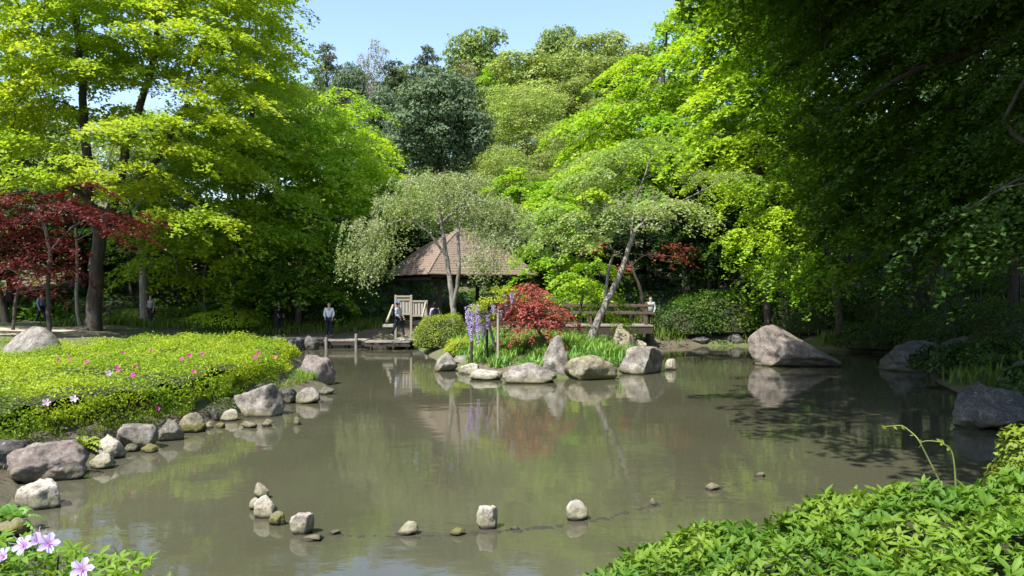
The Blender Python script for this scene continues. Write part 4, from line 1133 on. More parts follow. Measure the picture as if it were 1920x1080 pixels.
# fern like plants at the shore
def fern(name, label, px, py, Y, seed, leaf='grass', s=1.0, n=12):
    rng = np.random.default_rng(seed)
    b = P(px, py, Y)
    root = thing(name, label, 'plant', b)
    for i in range(n):
        a = rng.uniform(0, 6.28); Ln = s * rng.uniform(.3, .5); el = rng.uniform(.5, 1.2)
        t_ = np.linspace(0, 1, 9)
        r_ = Ln * t_ * math.cos(el); z_ = Ln * (t_ * math.sin(el) * 1.3 - .75 * t_ ** 2)
        pts = np.stack([r_ * math.cos(a), r_ * math.sin(a), z_], -1)
        tv = unit(np.gradient(pts, axis=0)); sv = np.array([-math.sin(a), math.cos(a), 0])
        V, Qd = [], []
        for j in range(1, 9):
            for sgn in (-1, 1):
                l_ = .12 * s * (1.15 - t_[j]) ; wd = .022 * s
                o = pts[j]; e = o + sv * sgn * l_ + tv[j] * l_ * .35 - np.array([0, 0, .02 * s])
                k = len(V); V += [o - tv[j] * wd, e, o + tv[j] * wd, (o + e) / 2 + tv[j] * wd * 1.2]; Qd.append([k, k + 1, k + 3, k + 2])
        o = link('frond', mesh_np('frond', V, Qd), root, mat=L[leaf])
    return root
fern('fern', 'light green fern spilling over the broad brownish boulder', 150, 850, 12.4, 1, 'shrub', 1.3, 16)
fern('fern', 'leafy plant hanging over the two lobed mossy stone', 282, 785, 15.2, 2, 'grass', 1.2, 12)
fern('fern', 'leafy plant beside the streaked grey boulder', 425, 745, 17.6, 3, 'grass', 1.2, 12)
fern('fern', 'green fern at the near shore above the lilac azalea', 25, 985, 8.6, 4, 'grass', .9, 14)
# thin arching shoots
def shoot(name, label, pts, Y, r, mat):
    q = np.array([P(a, b, Y + c) for a, b, c in pts])
    base = q[0].copy(); root = thing(name, label, 'plant', base)
    tt = np.linspace(0, 1, len(q)); t2 = np.linspace(0, 1, 40)
    c = np.stack([np.interp(t2, tt, q[:, i]) for i in range(3)], -1)
    for _ in range(6): c[1:-1] = (c[:-2] + 2 * c[1:-1] + c[2:]) / 4
    mb = MB(); mb.tube(c - base, np.linspace(r, r * .4, 40), 5); mb.build('stem', mat, root, True)
    rg = np.random.default_rng(len(pts))
    k = rg.integers(8, 40, 9)
    for j in k:
        V, Qd = leaf_quads(c[j:j + 1] - base + rg.normal(size=(1, 3)) * .006, rg.normal(size=(1, 3)), .028, .5, rg)
        link('leaf', mesh_np('leaf', V, Qd), root, mat=L['shrub'])
M['stem'] = simple('stem', (.10, .14, .03), (.18, .20, .06), 10, .6, .1)
shoot('arching_shoot', 'long thin arching shoot rising from the near bush over dark water', [(1775, 930, 0), (1745, 870, 0), (1720, 820, 0), (1692, 797, .1), (1655, 800, .1)], 4.2, .0055, M['stem'])
shoot('arching_shoot', 'shorter hooked shoot next to the long arching shoot', [(1792, 930, 0), (1790, 880, 0), (1785, 845, 0), (1765, 828, 0), (1735, 826, .05), (1725, 830, .05)], 4.3, .005, M['stem'])

# ------------------------------------------------------------------ near azalea bushes, leaf by leaf
def azalea_leaf(Ln, W_):
    V = [(0, 0, 0), (Ln * .3, W_ * .42, .006 + W_ * .12), (Ln * .62, W_ * .5, W_ * .16), (Ln, 0, -.1 * Ln), (Ln * .62, -W_ * .5, W_ * .16), (Ln * .3, -W_ * .42, .006 + W_ * .12), (Ln * .33, 0, .004), (Ln * .66, 0, -.02 * Ln)]
    Fc = [(0, 6, 1), (0, 5, 6), (6, 7, 2, 1), (6, 5, 4, 7), (7, 3, 2), (7, 4, 3)]
    me = bpy.data.meshes.new('leaf'); me.from_pydata(V, [], Fc)
    me.polygons.foreach_set('use_smooth', [True] * len(me.polygons)); me.update()
    return me
LEAF = azalea_leaf(.051, .0165); LEAF.materials.append(L['azalea'])
LV = np.array([v.co[:] for v in LEAF.vertices]); LF = [tuple(p.vertices) for p in LEAF.polygons]

def shoots(root, base, pts, nrm, rng, singles, whorl=(4, 8), size=(.55, 1.35), el=(.15, 1.0), twig=True):
    """whorls of leaves at shoot tips; the leaves that show largest are objects of their own"""
    mats = []
    for p, n in zip(pts, nrm):
        n = unit(n); t_ = unit(np.cross(n, [0.3, .9, .1])); b_ = np.cross(n, t_)
        k = rng.integers(*whorl); a0 = rng.uniform(0, 6.28); sc = rng.uniform(*size)
        for j in range(k):
            a = a0 + j * 2.4 + rng.normal() * .2; e = rng.uniform(*el)
            d = unit(math.cos(e) * (math.cos(a) * t_ + math.sin(a) * b_) + math.sin(e) * n)
            up = unit(n - (n @ d) * d + rng.normal(size=3) * .15); up = unit(up - (up @ d) * d)
            sd = np.cross(up, d); s = sc * rng.uniform(.8, 1.15)
            Mx = np.eye(4); Mx[:3, 0] = d * s; Mx[:3, 1] = sd * s; Mx[:3, 2] = up * s; Mx[:3, 3] = p - base + n * rng.uniform(-.012, .012)
            mats.append(Mx)
    mats = np.array(mats)
    c = mats[:, :3, 3] + base
    inview = (np.abs(c[:, 0] / c[:, 1] * F) < 950) & (HORZ + (CAMH - c[:, 2]) / c[:, 1] * F < 1075)
    score = np.where(inview, c[:, 1] - 1.2 * (c[:, 2] - c[:, 2].mean()), 1e6)
    order = np.argsort(score)
    for i in order[:singles]:
        o = link('leaf', LEAF, root); o.matrix_local = Matrix(mats[i].tolist())
    rest = mats[order[singles:]]
    V = (np.einsum('nij,kj->nki', rest[:, :3, :3], LV) + rest[:, None, :3, 3]).reshape(-1, 3)
    nv = len(LV); faces = []
    me = bpy.data.meshes.new('leaves')
    tri = [(f if len(f) == 4 else (f[0], f[1], f[2], -1)) for f in LF]
    fl = []
    for f in LF: fl.append(np.array(f)[None] + (np.arange(len(rest)) * nv)[:, None])
    lt = np.concatenate([np.full(len(q), q.shape[1]) for q in fl]); lv = np.concatenate([q.ravel() for q in fl])
    me.vertices.add(len(V)); me.vertices.foreach_set('co', V.astype(np.float32).ravel())
    me.loops.add(len(lv)); me.loops.foreach_set('vertex_index', lv.astype(np.int32))
    me.polygons.add(len(lt)); me.polygons.foreach_set('loop_start', np.concatenate([[0], np.cumsum(lt)[:-1]]).astype(np.int32)); me.polygons.foreach_set('loop_total', lt.astype(np.int32))
    me.polygons.foreach_set('use_smooth', np.ones(len(lt), bool)); me.update(calc_edges=True)
    o = link('leaves', me, root, mat=L['azalea']); o['kind'] = 'stuff'
    COUNT['near leaves'] = COUNT.get('near leaves', 0) + len(mats)

rng = np.random.default_rng(21)
def edge_y(px):      # outline of the near bush in the photograph, turned into a height at its crest
    return np.interp(px, [1020, 1110, 1200, 1290, 1400, 1480, 1560, 1620, 1690, 1800, 1920, 2200], [1160, 1115, 1072, 1042, 1026, 1010, 984, 965, 944, 940, 926, 905])
def bush_h(x, y):
    # crest line lies 3.1 m out; the bush rolls down towards the water behind it and is flat before it
    px = 960 + x / 3.1 * F
    crest = CAMH - (edge_y(px) - HORZ) / F * 3.1
    back = np.clip(y - 3.1, 0, 2)
    return crest - .55 * back ** 2 - .05 * np.clip(3.1 - y, 0, 2) + .03 * np.sin(x * 9 + y * 4) + .025 * np.sin(y * 13 - x * 5)
nb = 6200
bx = rng.uniform(.1, 3.4, nb); by = rng.uniform(1.75, 4.0, nb)
bz = bush_h(bx, by)
base = np.array([1.7, 2.9, gz(1.7, 2.9)])
pts = np.stack([bx, by, bz - rng.uniform(0, .05, nb)], -1)
okb = bz > .9
pts = pts[okb]
eps = .02
gxn = (bush_h(pts[:, 0] + eps, pts[:, 1]) - bush_h(pts[:, 0] - eps, pts[:, 1])) / (2 * eps); gyn = (bush_h(pts[:, 0], pts[:, 1] + eps) - bush_h(pts[:, 0], pts[:, 1] - eps)) / (2 * eps)
nrm = np.stack([-gxn * .5, -gyn * .5, np.ones(len(pts))], -1) + rng.normal(size=pts.shape) * .28
bush = thing('azalea_bush', 'dense leafy green azalea bush filling the near corner of the bank', 'bush', base)
shoots(bush, base, pts, nrm, rng, 300)
# lower storey of the same bush: twigs and shaded inner leaves
p2 = pts[rng.integers(0, len(pts), 2200)].copy(); p2[:, 2] -= rng.uniform(.06, .16, len(p2))
V, Qd = leaf_quads(p2 - base, np.array([0, 0, 1.0]) + rng.normal(size=p2.shape) * .6, .06, .4, rng)
link('inner_leaves', mesh_np('inner_leaves', V, Qd), bush, mat=L['azalea'])['kind'] = 'stuff'
mb = MB()
for i in range(70):
    a = pts[rng.integers(len(pts))] - base
    b0 = np.array([a[0] * .75, a[1] * .75, .02]); mb.tube([b0, (a + b0) / 2 + rng.normal(size=3) * .05, a], [.012, .008, .003], 5, cap=False)
mb.build('stem', M['dark_bark'], bush)
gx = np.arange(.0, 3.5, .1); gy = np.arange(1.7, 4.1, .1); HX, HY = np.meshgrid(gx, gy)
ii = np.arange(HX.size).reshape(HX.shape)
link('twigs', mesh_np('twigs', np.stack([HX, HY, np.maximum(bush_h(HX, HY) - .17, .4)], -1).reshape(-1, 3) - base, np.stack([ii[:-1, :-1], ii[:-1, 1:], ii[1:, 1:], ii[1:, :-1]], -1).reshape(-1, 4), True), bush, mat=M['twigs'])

# lilac flowered azalea
base = np.array([-1.75, 2.5, gz(-1.75, 2.5)])
lil = thing('azalea_bush', 'azalea with large pale lilac flowers at the near shore corner', 'bush', base)
nb = 520
bx = rng.uniform(-2.5, -1.27, nb); by = rng.uniform(1.95, 3.0, nb)
def lz(x, y):
    px = 960 + x / 2.5 * F
    return CAMH - (np.interp(px, [-300, 0, 60, 120, 170, 210, 260], [1010, 1050, 1052, 1068, 1085, 1110, 1150]) - HORZ) / F * 2.5 - .5 * np.clip(y - 2.5, 0, 1) ** 2 - .12 * np.clip(2.5 - y, 0, 1)
pts = np.stack([bx, by, lz(bx, by) - rng.uniform(0, .08, nb)], -1)
pts = pts[pts[:, 2] > 1.3]
shoots(lil, base, pts, np.array([0, 0, 1.0]) + rng.normal(size=pts.shape) * .35, rng, 120, size=(.7, 1.25), el=(.0, .7))
mb = MB()
for i in range(40):
    a = pts[rng.integers(len(pts))] - base
    mb.tube([np.array([a[0] * .7, a[1] * .7, .02]), a * np.array([.9, .9, .6]), a], [.01, .007, .003], 5, cap=False)
mb.build('stem', M['dark_bark'], lil)
def petal_mesh(r):
    V = [(0, 0, 0), (r * .45, -r * .28, r * .22), (r * .85, -r * .3, r * .2), (r * 1.08, 0, r * .08), (r * .85, r * .3, r * .2), (r * .45, r * .28, r * .22), (r * .5, 0, r * .1), (r * .85, 0, r * .1)]
    Fc = [(0, 1, 6), (0, 6, 5), (1, 2, 7, 6), (6, 7, 4, 5), (2, 3, 7), (7, 3, 4)]
    me = bpy.data.meshes.new('petal'); me.from_pydata(V, [], Fc); me.polygons.foreach_set('use_smooth', [True] * 6); me.update(); return me
# petals: lilac with magenta throat
m, t, out = nt('petal_lilac_throat')
tc = t.nodes.new('ShaderNodeTexCoord'); ln = N(t, 'ShaderNodeVectorMath', operation='LENGTH'); t.links.new(tc.outputs['Object'], ln.inputs[0])
c = ramp(t, ln.outputs['Value'], [(.008, (.40, .16, .46)), (.018, (.44, .38, .68)), (.05, (.50, .47, .74))])
p = N(t, 'ShaderNodeBsdfPrincipled', Roughness=.6); t.links.new(c, p.inputs['Base Color'])
tr = t.nodes.new('ShaderNodeBsdfTranslucent'); t.links.new(c, tr.inputs['Color'])
mx = t.nodes.new('ShaderNodeMixShader'); mx.inputs[0].default_value = .35
t.links.new(p.outputs[0], mx.inputs[1]); t.links.new(tr.outputs[0], mx.inputs[2]); t.links.new(mx.outputs[0], out.inputs['Surface'])
PET = petal_mesh(.034); PET.materials.append(m)
for (px, py, Y, rx, rz) in ((48, 1024, 2.42, .9, -.3), (92, 1020, 2.46, 1.0, .4), (70, 1016, 2.5, .5, 1.0), (155, 1068, 2.3, .9, .3), (10, 1045, 2.5, .9, -.6)):
    c = P(px, py, Y) - base
    fl = bpy.data.objects.new('flower', None); COL.objects.link(fl); fl.parent = lil; fl.location = tuple(c); fl.rotation_euler = (rx, 0, rz)
    for j in range(5):
        o = link('petal', PET, fl); o.rotation_euler = (0, -.25, j * 2 * math.pi / 5)
    mb = MB(); 
    for j in range(5):
        a = j * 1.2; mb.tube([(0, 0, .004), (.012 * math.cos(a), .012 * math.sin(a), .03), (.02 * math.cos(a), .02 * math.sin(a), .045)], .0012, 4)
    mb.build('stamen', L['pinkwhite'], fl)

# ------------------------------------------------------------------ wisteria on its frame
Yw = 25.6
b = P(925, 672, Yw); b[2] = gz(b[0], b[1])
wis = thing('wisteria', 'wisteria with lilac flower racemes on a small post frame beside the red maple', 'wisteria', b)
def wp(px, py, dy=0): return P(px, py, Yw + dy) - b
for (px, top, dy, mt) in ((934, 588, -.25, 'wood_pale'), (913, 590, .5, 'wood_dark'), (884, 595, .2, 'wood_dark')):
    q = wp(px, top, dy); mb = MB(); mb.tube([np.array([q[0], q[1], -.2]), q * np.array([1, 1, .5]), q], [.05, .046, .042], 8); mb.build('post', M[mt], wis, True)
for (a, c_) in (((876, 588, .2), (945, 586, -.3)), ((880, 590, .7), (950, 588, .3))):
    mb = MB(); mb.bar(wp(*a), wp(*c_), .05, .05); mb.build('rail', M['wood_dark'], wis, bevel=.006)
mb = MB(); mb.tube([np.array([.25, .35, -.1]), wp(925, 640, .3), wp(918, 610, .25), wp(905, 590, .2), wp(945, 575, .1), wp(985, 560, .1)], [.05, .045, .04, .03, .02, .012], 7)
mb.build('vine', M['grey_bark'], wis, True)
rng = np.random.default_rng(33)
pc = []
for (px, py, rx, ry, n) in ((895, 578, 20, 12, 260), (912, 565, 20, 10, 200), (945, 545, 30, 10, 260), (985, 562, 22, 10, 160), (900, 600, 16, 8, 120), (925, 590, 14, 10, 120), (940, 562, 14, 8, 100)):
    d = unit(rng.normal(size=(n, 3))) * (rng.uniform(0, 1, n) ** .4)[:, None]
    pc.append(P(px, py, Yw - .1) + d * np.array([rx * Yw / F, .3, ry * Yw / F]))
pc = np.vstack(pc)
foliage('leaves', wis, b, pc, rng.normal(size=pc.shape) + np.array([0, -.2, .8]), .085, .45, L['yellow'], rng)
def raceme(Ln, seed):
    r = np.random.default_rng(seed); n = int(230 * Ln / .7)
    z = -Ln * r.uniform(0, 1, n); w = .068 * (1 + z / Ln * .75) + .01
    a = r.uniform(0, 6.28, n)
    C = np.stack([w * np.cos(a), w * np.sin(a), z], -1)
    V, Qd = leaf_quads(C, C * np.array([1, 1, 0]) * 8 + r.normal(size=C.shape) * .6, .045, .8, r)
    me = mesh_np('raceme', V, Qd); me.materials.append(L['lilac']); return me
RM = [raceme(.5, 1), raceme(.75, 2), raceme(.95, 3)]
for i, (px, py) in enumerate([(876, 575), (880, 585), (886, 570), (890, 590), (895, 572), (897, 592), (902, 580), (906, 590), (910, 575), (914, 588), (884, 596), (925, 570), (929, 578), (947, 552), (960, 548), (938, 580), (888, 580), (950, 575)]):
    o = link('raceme', RM[i % 3 if px < 915 else 0], wis, wp(px, py, rng.uniform(-.35, .25))); o.rotation_euler = (0, 0, i)
    if px > 915: o.scale = (1, 1, .7)

# ------------------------------------------------------------------ thatched hut
Yh = 45.0
hx = (862 - 960) / F * Yh
hz = gz(hx, Yh)
hut = thing('thatched_hut', 'open garden hut with a brown hipped bark-thatch roof behind the weeping cherry', 'hut', (hx, Yh, hz), math.radians(28))
EH, RH, HW = P(0, 515, Yh - 2)[2] - hz, P(0, 434, Yh)[2] - hz, 3.2
def ring(f, lift=0):        # square ring of the roof at fraction f from eave to apex with a soft curve
    r = HW * (1 - f) + .12 * f
    z = EH + (RH - EH) * (f + .10 * math.sin(math.pi * f)) + lift
    return r, z
courses = 24
for side in range(4):
    Vc, Qc = [], []
    rgs = random.Random(side)
    for k in range(courses):
        f0, f1 = k / courses, (k + 1) / courses
        r0, z0 = ring(f0); r1, z1 = ring(f1)
        n = 14
        o = len(Vc)
        for j in range(n + 1):
            u = j / n * 2 - 1
            jit = rgs.uniform(-.02, .02)
            Vc += [(u * (r0 + .02), -(r0 + .03) , z0 - .02 + jit), (u * (r0 + .02), -(r0 + .03), z0 + .055 + jit), (u * r1, -r1, z1 + .01)]
        for j in range(n):
            a = o + 3 * j
            Qc += [[a, a + 3, a + 4, a + 1], [a + 1, a + 4, a + 5, a + 2]]
    Vc = np.array(Vc); a = side * math.pi / 2
    Rz = np.array([[math.cos(a), -math.sin(a), 0], [math.sin(a), math.cos(a), 0], [0, 0, 1]])
    link('roof_slope', mesh_np('roof_slope', Vc @ Rz.T, Qc), hut, mat=M['thatch'])
mb = MB()
for k in range(4):
    a0 = k * math.pi / 2 + math.pi / 4
    pts_ = [np.array([math.cos(a0) * ring(f)[0] * 1.414, math.sin(a0) * ring(f)[0] * 1.414, ring(f)[1] + .05]) for f in np.linspace(0, 1, 9)]
    mb.tube(pts_, .06, 6)
mb.build('hip_roll', M['thatch'], hut, True)
mb = MB(); mb.tube([(0, 0, RH - .1), (0, 0, RH + .12), (0, 0, RH + .22), (0, 0, RH + .3)], [.34, .3, .2, .05], 12); mb.build('roof_cap', M['thatch'], hut, True)
mb = MB()
for a in (-1, 1):
    mb.box((0, a * HW * .93, EH - .09), (HW * 1.86, .12, .14)); mb.box((a * HW * .93, 0, EH - .09 - .145), (.12, HW * 1.86, .14))
mb.build('eave_beam', M['wood_dark'], hut)
mb = MB(); mb.box((0, 0, EH + .02), (HW * 1.84, HW * 1.84, .04)); mb.build('ceiling_boards', M['wood_dark'], hut)
for sx in (-1, 1):
    for sy in (-1, 1):
        mb = MB(); mb.box((sx * 2.1, sy * 2.1, EH / 2 - .15), (.17, .17, EH - .02)); mb.build('post', M['wood_dark'], hut, bevel=.012)
for (x0, y0, x1, y1) in ((-2, 2.1, 2, 2.1), (2.1, -2, 2.1, 2), (-2.1, -1, -2.1, 2)):
    mb = MB(); mb.bar((x0, y0, .95), (x1, y1, .95), .07, .09); mb.build('rail', M['wood_brown'], hut)
    mb = MB(); mb.bar((x0 * .86, y0 * .86, .43), (x1 * .86, y1 * .86, .43), .4, .06); mb.build('bench', M['wood_brown'], hut)
    for f in (.1, .5, .9):
        mb = MB(); mb.box((x0 + (x1 - x0) * f, y0 + (y1 - y0) * f, .45), (.08, .08, .9)); mb.build('rail_post', M['wood_brown'], hut)
mb = MB(); mb.box((0, 0, -.02), (5.0, 5.0, .2)); mb.build('floor_slab', M['sand'], hut)

# pale wooden screen with steps beside the hut
Ys = 39.0
sb = P(770, 603, Ys); sz_ = gz(sb[0], sb[1]); sb[2] = sz_
scr = thing('wooden_screen', 'pale wooden screen of vertical boards with a taller end bay by the walkway landing', 'screen', sb)
def s3(px, py, dy=0): return P(px, py, Ys + dy) - sb
for (px, top) in ((742, 553), (771, 553), (800, 563)):
    q = s3(px, top); mb = MB(); mb.box((q[0], 0, (q[2] - .2) / 2), (.11, .11, q[2] + .2)); mb.build('post', M['wood_pale'], scr, bevel=.01)
for (x0, x1, y) in ((742, 771, 556), (771, 800, 565), (742, 771, 589), (771, 800, 592), (742, 771, 562)):
    a, c_ = s3(x0, y), s3(x1, y); mb = MB(); mb.box(((a[0] + c_[0]) / 2, 0, a[2]), (c_[0] - a[0] - .115, .08, .09)); mb.build('rail', M['wood_pale'], scr, bevel=.008)
for (x0, x1, yt, yb) in ((742, 771, 564, 587), (771, 800, 567, 590)):
    for j in range(5):
        f = (j + .5) / 5; a, c_ = s3(x0 + (x1 - x0) * f, yt), s3(x0 + (x1 - x0) * f, yb)
        wdt = (s3(x1, 0)[0] - s3(x0, 0)[0] - .12) / 5 - .012
        mb = MB(); mb.box((a[0], .012 * (j % 2), (a[2] + c_[2]) / 2), (wdt, .025, a[2] - c_[2])); mb.build('board', M['plaster'], scr)
q0, q1 = s3(741, 572), s3(730, 602)
mb = MB(); mb.bar((q0[0] - .08, -.1, q0[2]), (q1[0], -.9, q1[2] - .05), .08, .1); mb.build('brace', M['wood_pale'], scr)
mb = MB(); mb.box((q1[0] + .1, -.9, q1[2] - .18), (.5, .4, .14)); mb.build('foot_slab', M['plaster'], scr, bevel=.01)
q0, q1 = s3(799, 567), s3(794, 594)
mb = MB(); mb.bar((q0[0], -.1, q0[2]), (q1[0], -.55, q1[2]), .07, .09); mb.build('brace', M['wood_pale'], scr)

# low plank walkway over the far water
Yj = 36.2
wb = P(690, 645, Yj); wb[2] = 0
walk = thing('plank_walkway', 'low zigzag plank walkway over the far water', 'walkway', wb)
deckz = CAMH - (637 - HORZ) / F * Yj
def wk(px, Y): return np.array([(px - 960) / F * Y, Y, 0]) - wb
rw = random.Random(4)
for (xa, xb, yc) in ((530, 615, 38.0), (612, 690, 36.6), (688, 772, 35.6)):
    a, c_ = wk(xa, yc)[0], wk(xb, yc)[0]
    n = int((c_ - a) / .19)
    for j in range(n):
        mb = MB(); mb.box((a + (j + .5) * (c_ - a) / n, yc - wb[1] + rw.uniform(-.03, .03), deckz - .03 + rw.uniform(-.006, .006)), ((c_ - a) / n - .012, 1.15, .055)); mb.build('plank', M['wood_grey'], walk)
    for dy in (-.5, .5):
        mb = MB(); mb.box(((a + c_) / 2, yc - wb[1] + dy, deckz - .15), (c_ - a - .02, .1, .17)); mb.build('beam', M['wood_dark'], walk)
    for px in np.linspace(xa + 6, xb - 6, 3):
        for dy in (-.42, .42):
            q = wk(px, yc); mb = MB(); mb.tube([(q[0], q[1] + dy, -.6), (q[0], q[1] + dy, deckz - .24)], .06, 7); mb.build('pile', M['wood_dark'], walk, True)
for (px, top, y) in ((612, 632, 35.9), (668, 626, 35.9)):
    q = wk(px, y); h_ = CAMH - (top - HORZ) / F * y
    mb = MB(); mb.tube([(q[0], q[1], -.5), (q[0], q[1], h_)], .07, 8); mb.build('post', M['grey_bark'], walk, True)
# stone landing at the island end
lb = P(782, 640, 37.6)
mb = MB(); mb.box((0, 0, 0), (2.0, 1.3, .28)); ld = mb.build('stone_landing', M['sand'], bevel=.05); ld.location = (lb[0], lb[1], deckz - .16)
tag(ld, 'sunlit stone slab landing where the walkway reaches the island', 'slab')

# timber bridge behind the leaning tree
Yb = 36.0
bb = P(1110, 620, Yb); bb[2] = .3
br = thing('timber_bridge', 'brown timber bridge with two-rail parapet behind the red maple', 'bridge', bb)
def b3(px, py, dy=0): return P(px, py, Yb + dy) - bb
a, c_ = b3(1000, 612), b3(1225, 612)
zt = a[2]
n = int((c_[0] - a[0]) / .22)
for j in range(n):
    mb = MB(); mb.box((a[0] + (j + .5) * (c_[0] - a[0]) / n, .8, zt + .03), ((c_[0] - a[0]) / n - .012, 1.7, .06)); mb.build('plank', M['wood_grey'], br)
for dy in (.05, 1.55):
    mb = MB(); mb.box(((a[0] + c_[0]) / 2, dy, zt - .17), (c_[0] - a[0], .14, .32)); mb.build('beam', M['wood_dark'], br, bevel=.01)
for dy in (.06, 1.54):
    for px in (1010, 1058, 1108, 1160, 1212):
        q = b3(px, 570); mb = MB(); mb.box((q[0], dy, (zt + .06 + q[2] + .08) / 2), (.11, .11, q[2] + .08 - zt - .06)); mb.build('post', M['wood_brown'], br, bevel=.01)
    for py in (573, 587):
        q = b3(0, py); mb = MB(); mb.box(((a[0] + c_[0]) / 2, dy - .075, q[2]), (c_[0] - a[0], .04, .11)); mb.build('rail', M['wood_brown'], br, bevel=.008)
for px in (1040, 1088, 1180):
    q = b3(px, 640); mb = MB(); mb.tube([(q[0], .1, -1.0), (q[0], .1, zt - .33)], .1, 8); mb.build('pile', M['grey_bark'], br, True)

# wire mesh fence in the dark
fb = P(1840, 555, 34); fb[2] = gz(fb[0], fb[1])
fe = thing('wire_fence', 'black wire fence with thin posts in the darkest shade', 'fence', fb)
top = CAMH - (462 - HORZ) / F * 34 - fb[2]
fx_ = [P(px, 0, 34)[0] - fb[0] for px in (1705, 1772, 1838, 1912, 1985)]
for x in fx_:
    g_ = gz(x + fb[0], 34) - fb[2]
    mb = MB(); mb.tube([(x, 0, g_ - .2), (x, 0, top)], .035, 6); mb.build('post', M['metal_dark'], fe, True)
for z in (top - .06, top * .5):
    mb = MB(); mb.tube([(fx_[0], 0, z), (fx_[-1], 0, z)], .018, 5); mb.build('rail', M['metal_dark'], fe, True)
mb = MB()
for j in range(36):
    x = fx_[0] + (fx_[-1] - fx_[0]) * (j + .5) / 36; mb.tube([(x, .01, .05), (x, .01, top - .08)], .004, 3, cap=False)
for j in range(9):
    z = .15 + j * (top - .3) / 9; mb.tube([(fx_[0], .012, z), (fx_[-1], .012, z)], .004, 3, cap=False)
mb.build('wire_mesh', M['metal_dark'], fe)

# slim bare trunks in the shade
for i, (px, top, Y, r, mt, lab) in enumerate([(152, 350, 40, .09, 'grey_bark', 'thin straight trunk just before the zelkova'), (12, 380, 45, .22, 'dark_bark', 'dark thick trunk behind the red maple at the path'), (255, 380, 50, .12, 'dark_bark', 'dark trunk between the zelkova and the pale trunk'),
                                    (390, 420, 47, .08, 'grey_bark', 'thin crooked trunk in the shade past the pale trunk'), (1345, 330, 44, .2, 'dark_bark', 'dark leaning trunk above the bushy shaded shrub'), (1745, 330, 36, .22, 'dark_bark', 'dark trunk beside the wire fence'),
                                    (1600, 380, 40, .16, 'dark_bark', 'dark trunk behind the large pointed boulder'), (1470, 330, 43, .17, 'dark_bark', 'dark trunk among the drooping sprays')]):
    x = (px - 960) / F * Y; z = gz(x, Y); H = CAMH - (top - HORZ) / F * Y - z
    root = thing('slim_tree', lab, 'tree', (x, Y, z))
    rg = np.random.default_rng(300 + i)
    q = np.stack([np.cumsum(rg.normal(size=9) * .1), np.cumsum(rg.normal(size=9) * .1), np.linspace(-.2, H, 9)], -1); q[0, :2] = 0
    mb = MB(); mb.tube(q, np.linspace(r * 1.2, r * .45, 9), 8)
    for j in range(5):
        o = q[5 + j % 4]; e = o + np.array([rg.normal() * 1.3, rg.normal(), rg.uniform(.5, 1.4)])
        mb.tube([o, (o + e) / 2 + np.array([0, 0, .15]), e], [r * .4, r * .28, r * .12], 5, cap=False)
    mb.build('trunk', M[mt], root, True)
    d = unit(rg.normal(size=(900, 3))) * (rg.uniform(0, 1, 900) ** .5)[:, None] * np.array([1.6, 1.6, .9]) + q[-1]
    foliage('crown', root, np.zeros(3), d, np.array([0, 0, 1.0]) + rg.normal(size=d.shape) * .5, .18, .6, L['overhang'], rg)

# ------------------------------------------------------------------ people
def skin(name, verts, edges, radii, mat, parent, root=0, sub=1):
    me = bpy.data.meshes.new(name); me.from_pydata(verts, edges, [])
    o = bpy.data.objects.new(name, me); COL.objects.link(o)
    md = o.modifiers.new('skin', 'SKIN'); md.use_smooth_shade = True
    for i, r in enumerate(radii):
        me.skin_vertices[0].data[i].radius = (r, r) if not isinstance(r, tuple) else r
        me.skin_vertices[0].data[i].use_root = (i == root)
    s = o.modifiers.new('sub', 'SUBSURF'); s.levels = s.render_levels = sub
    dg = bpy.context.evaluated_depsgraph_get()
    nm = bpy.data.meshes.new_from_object(o.evaluated_get(dg))
    bpy.data.objects.remove(o); bpy.data.meshes.remove(me)
    nm.name = name
    return link(name, nm, parent, mat=mat)

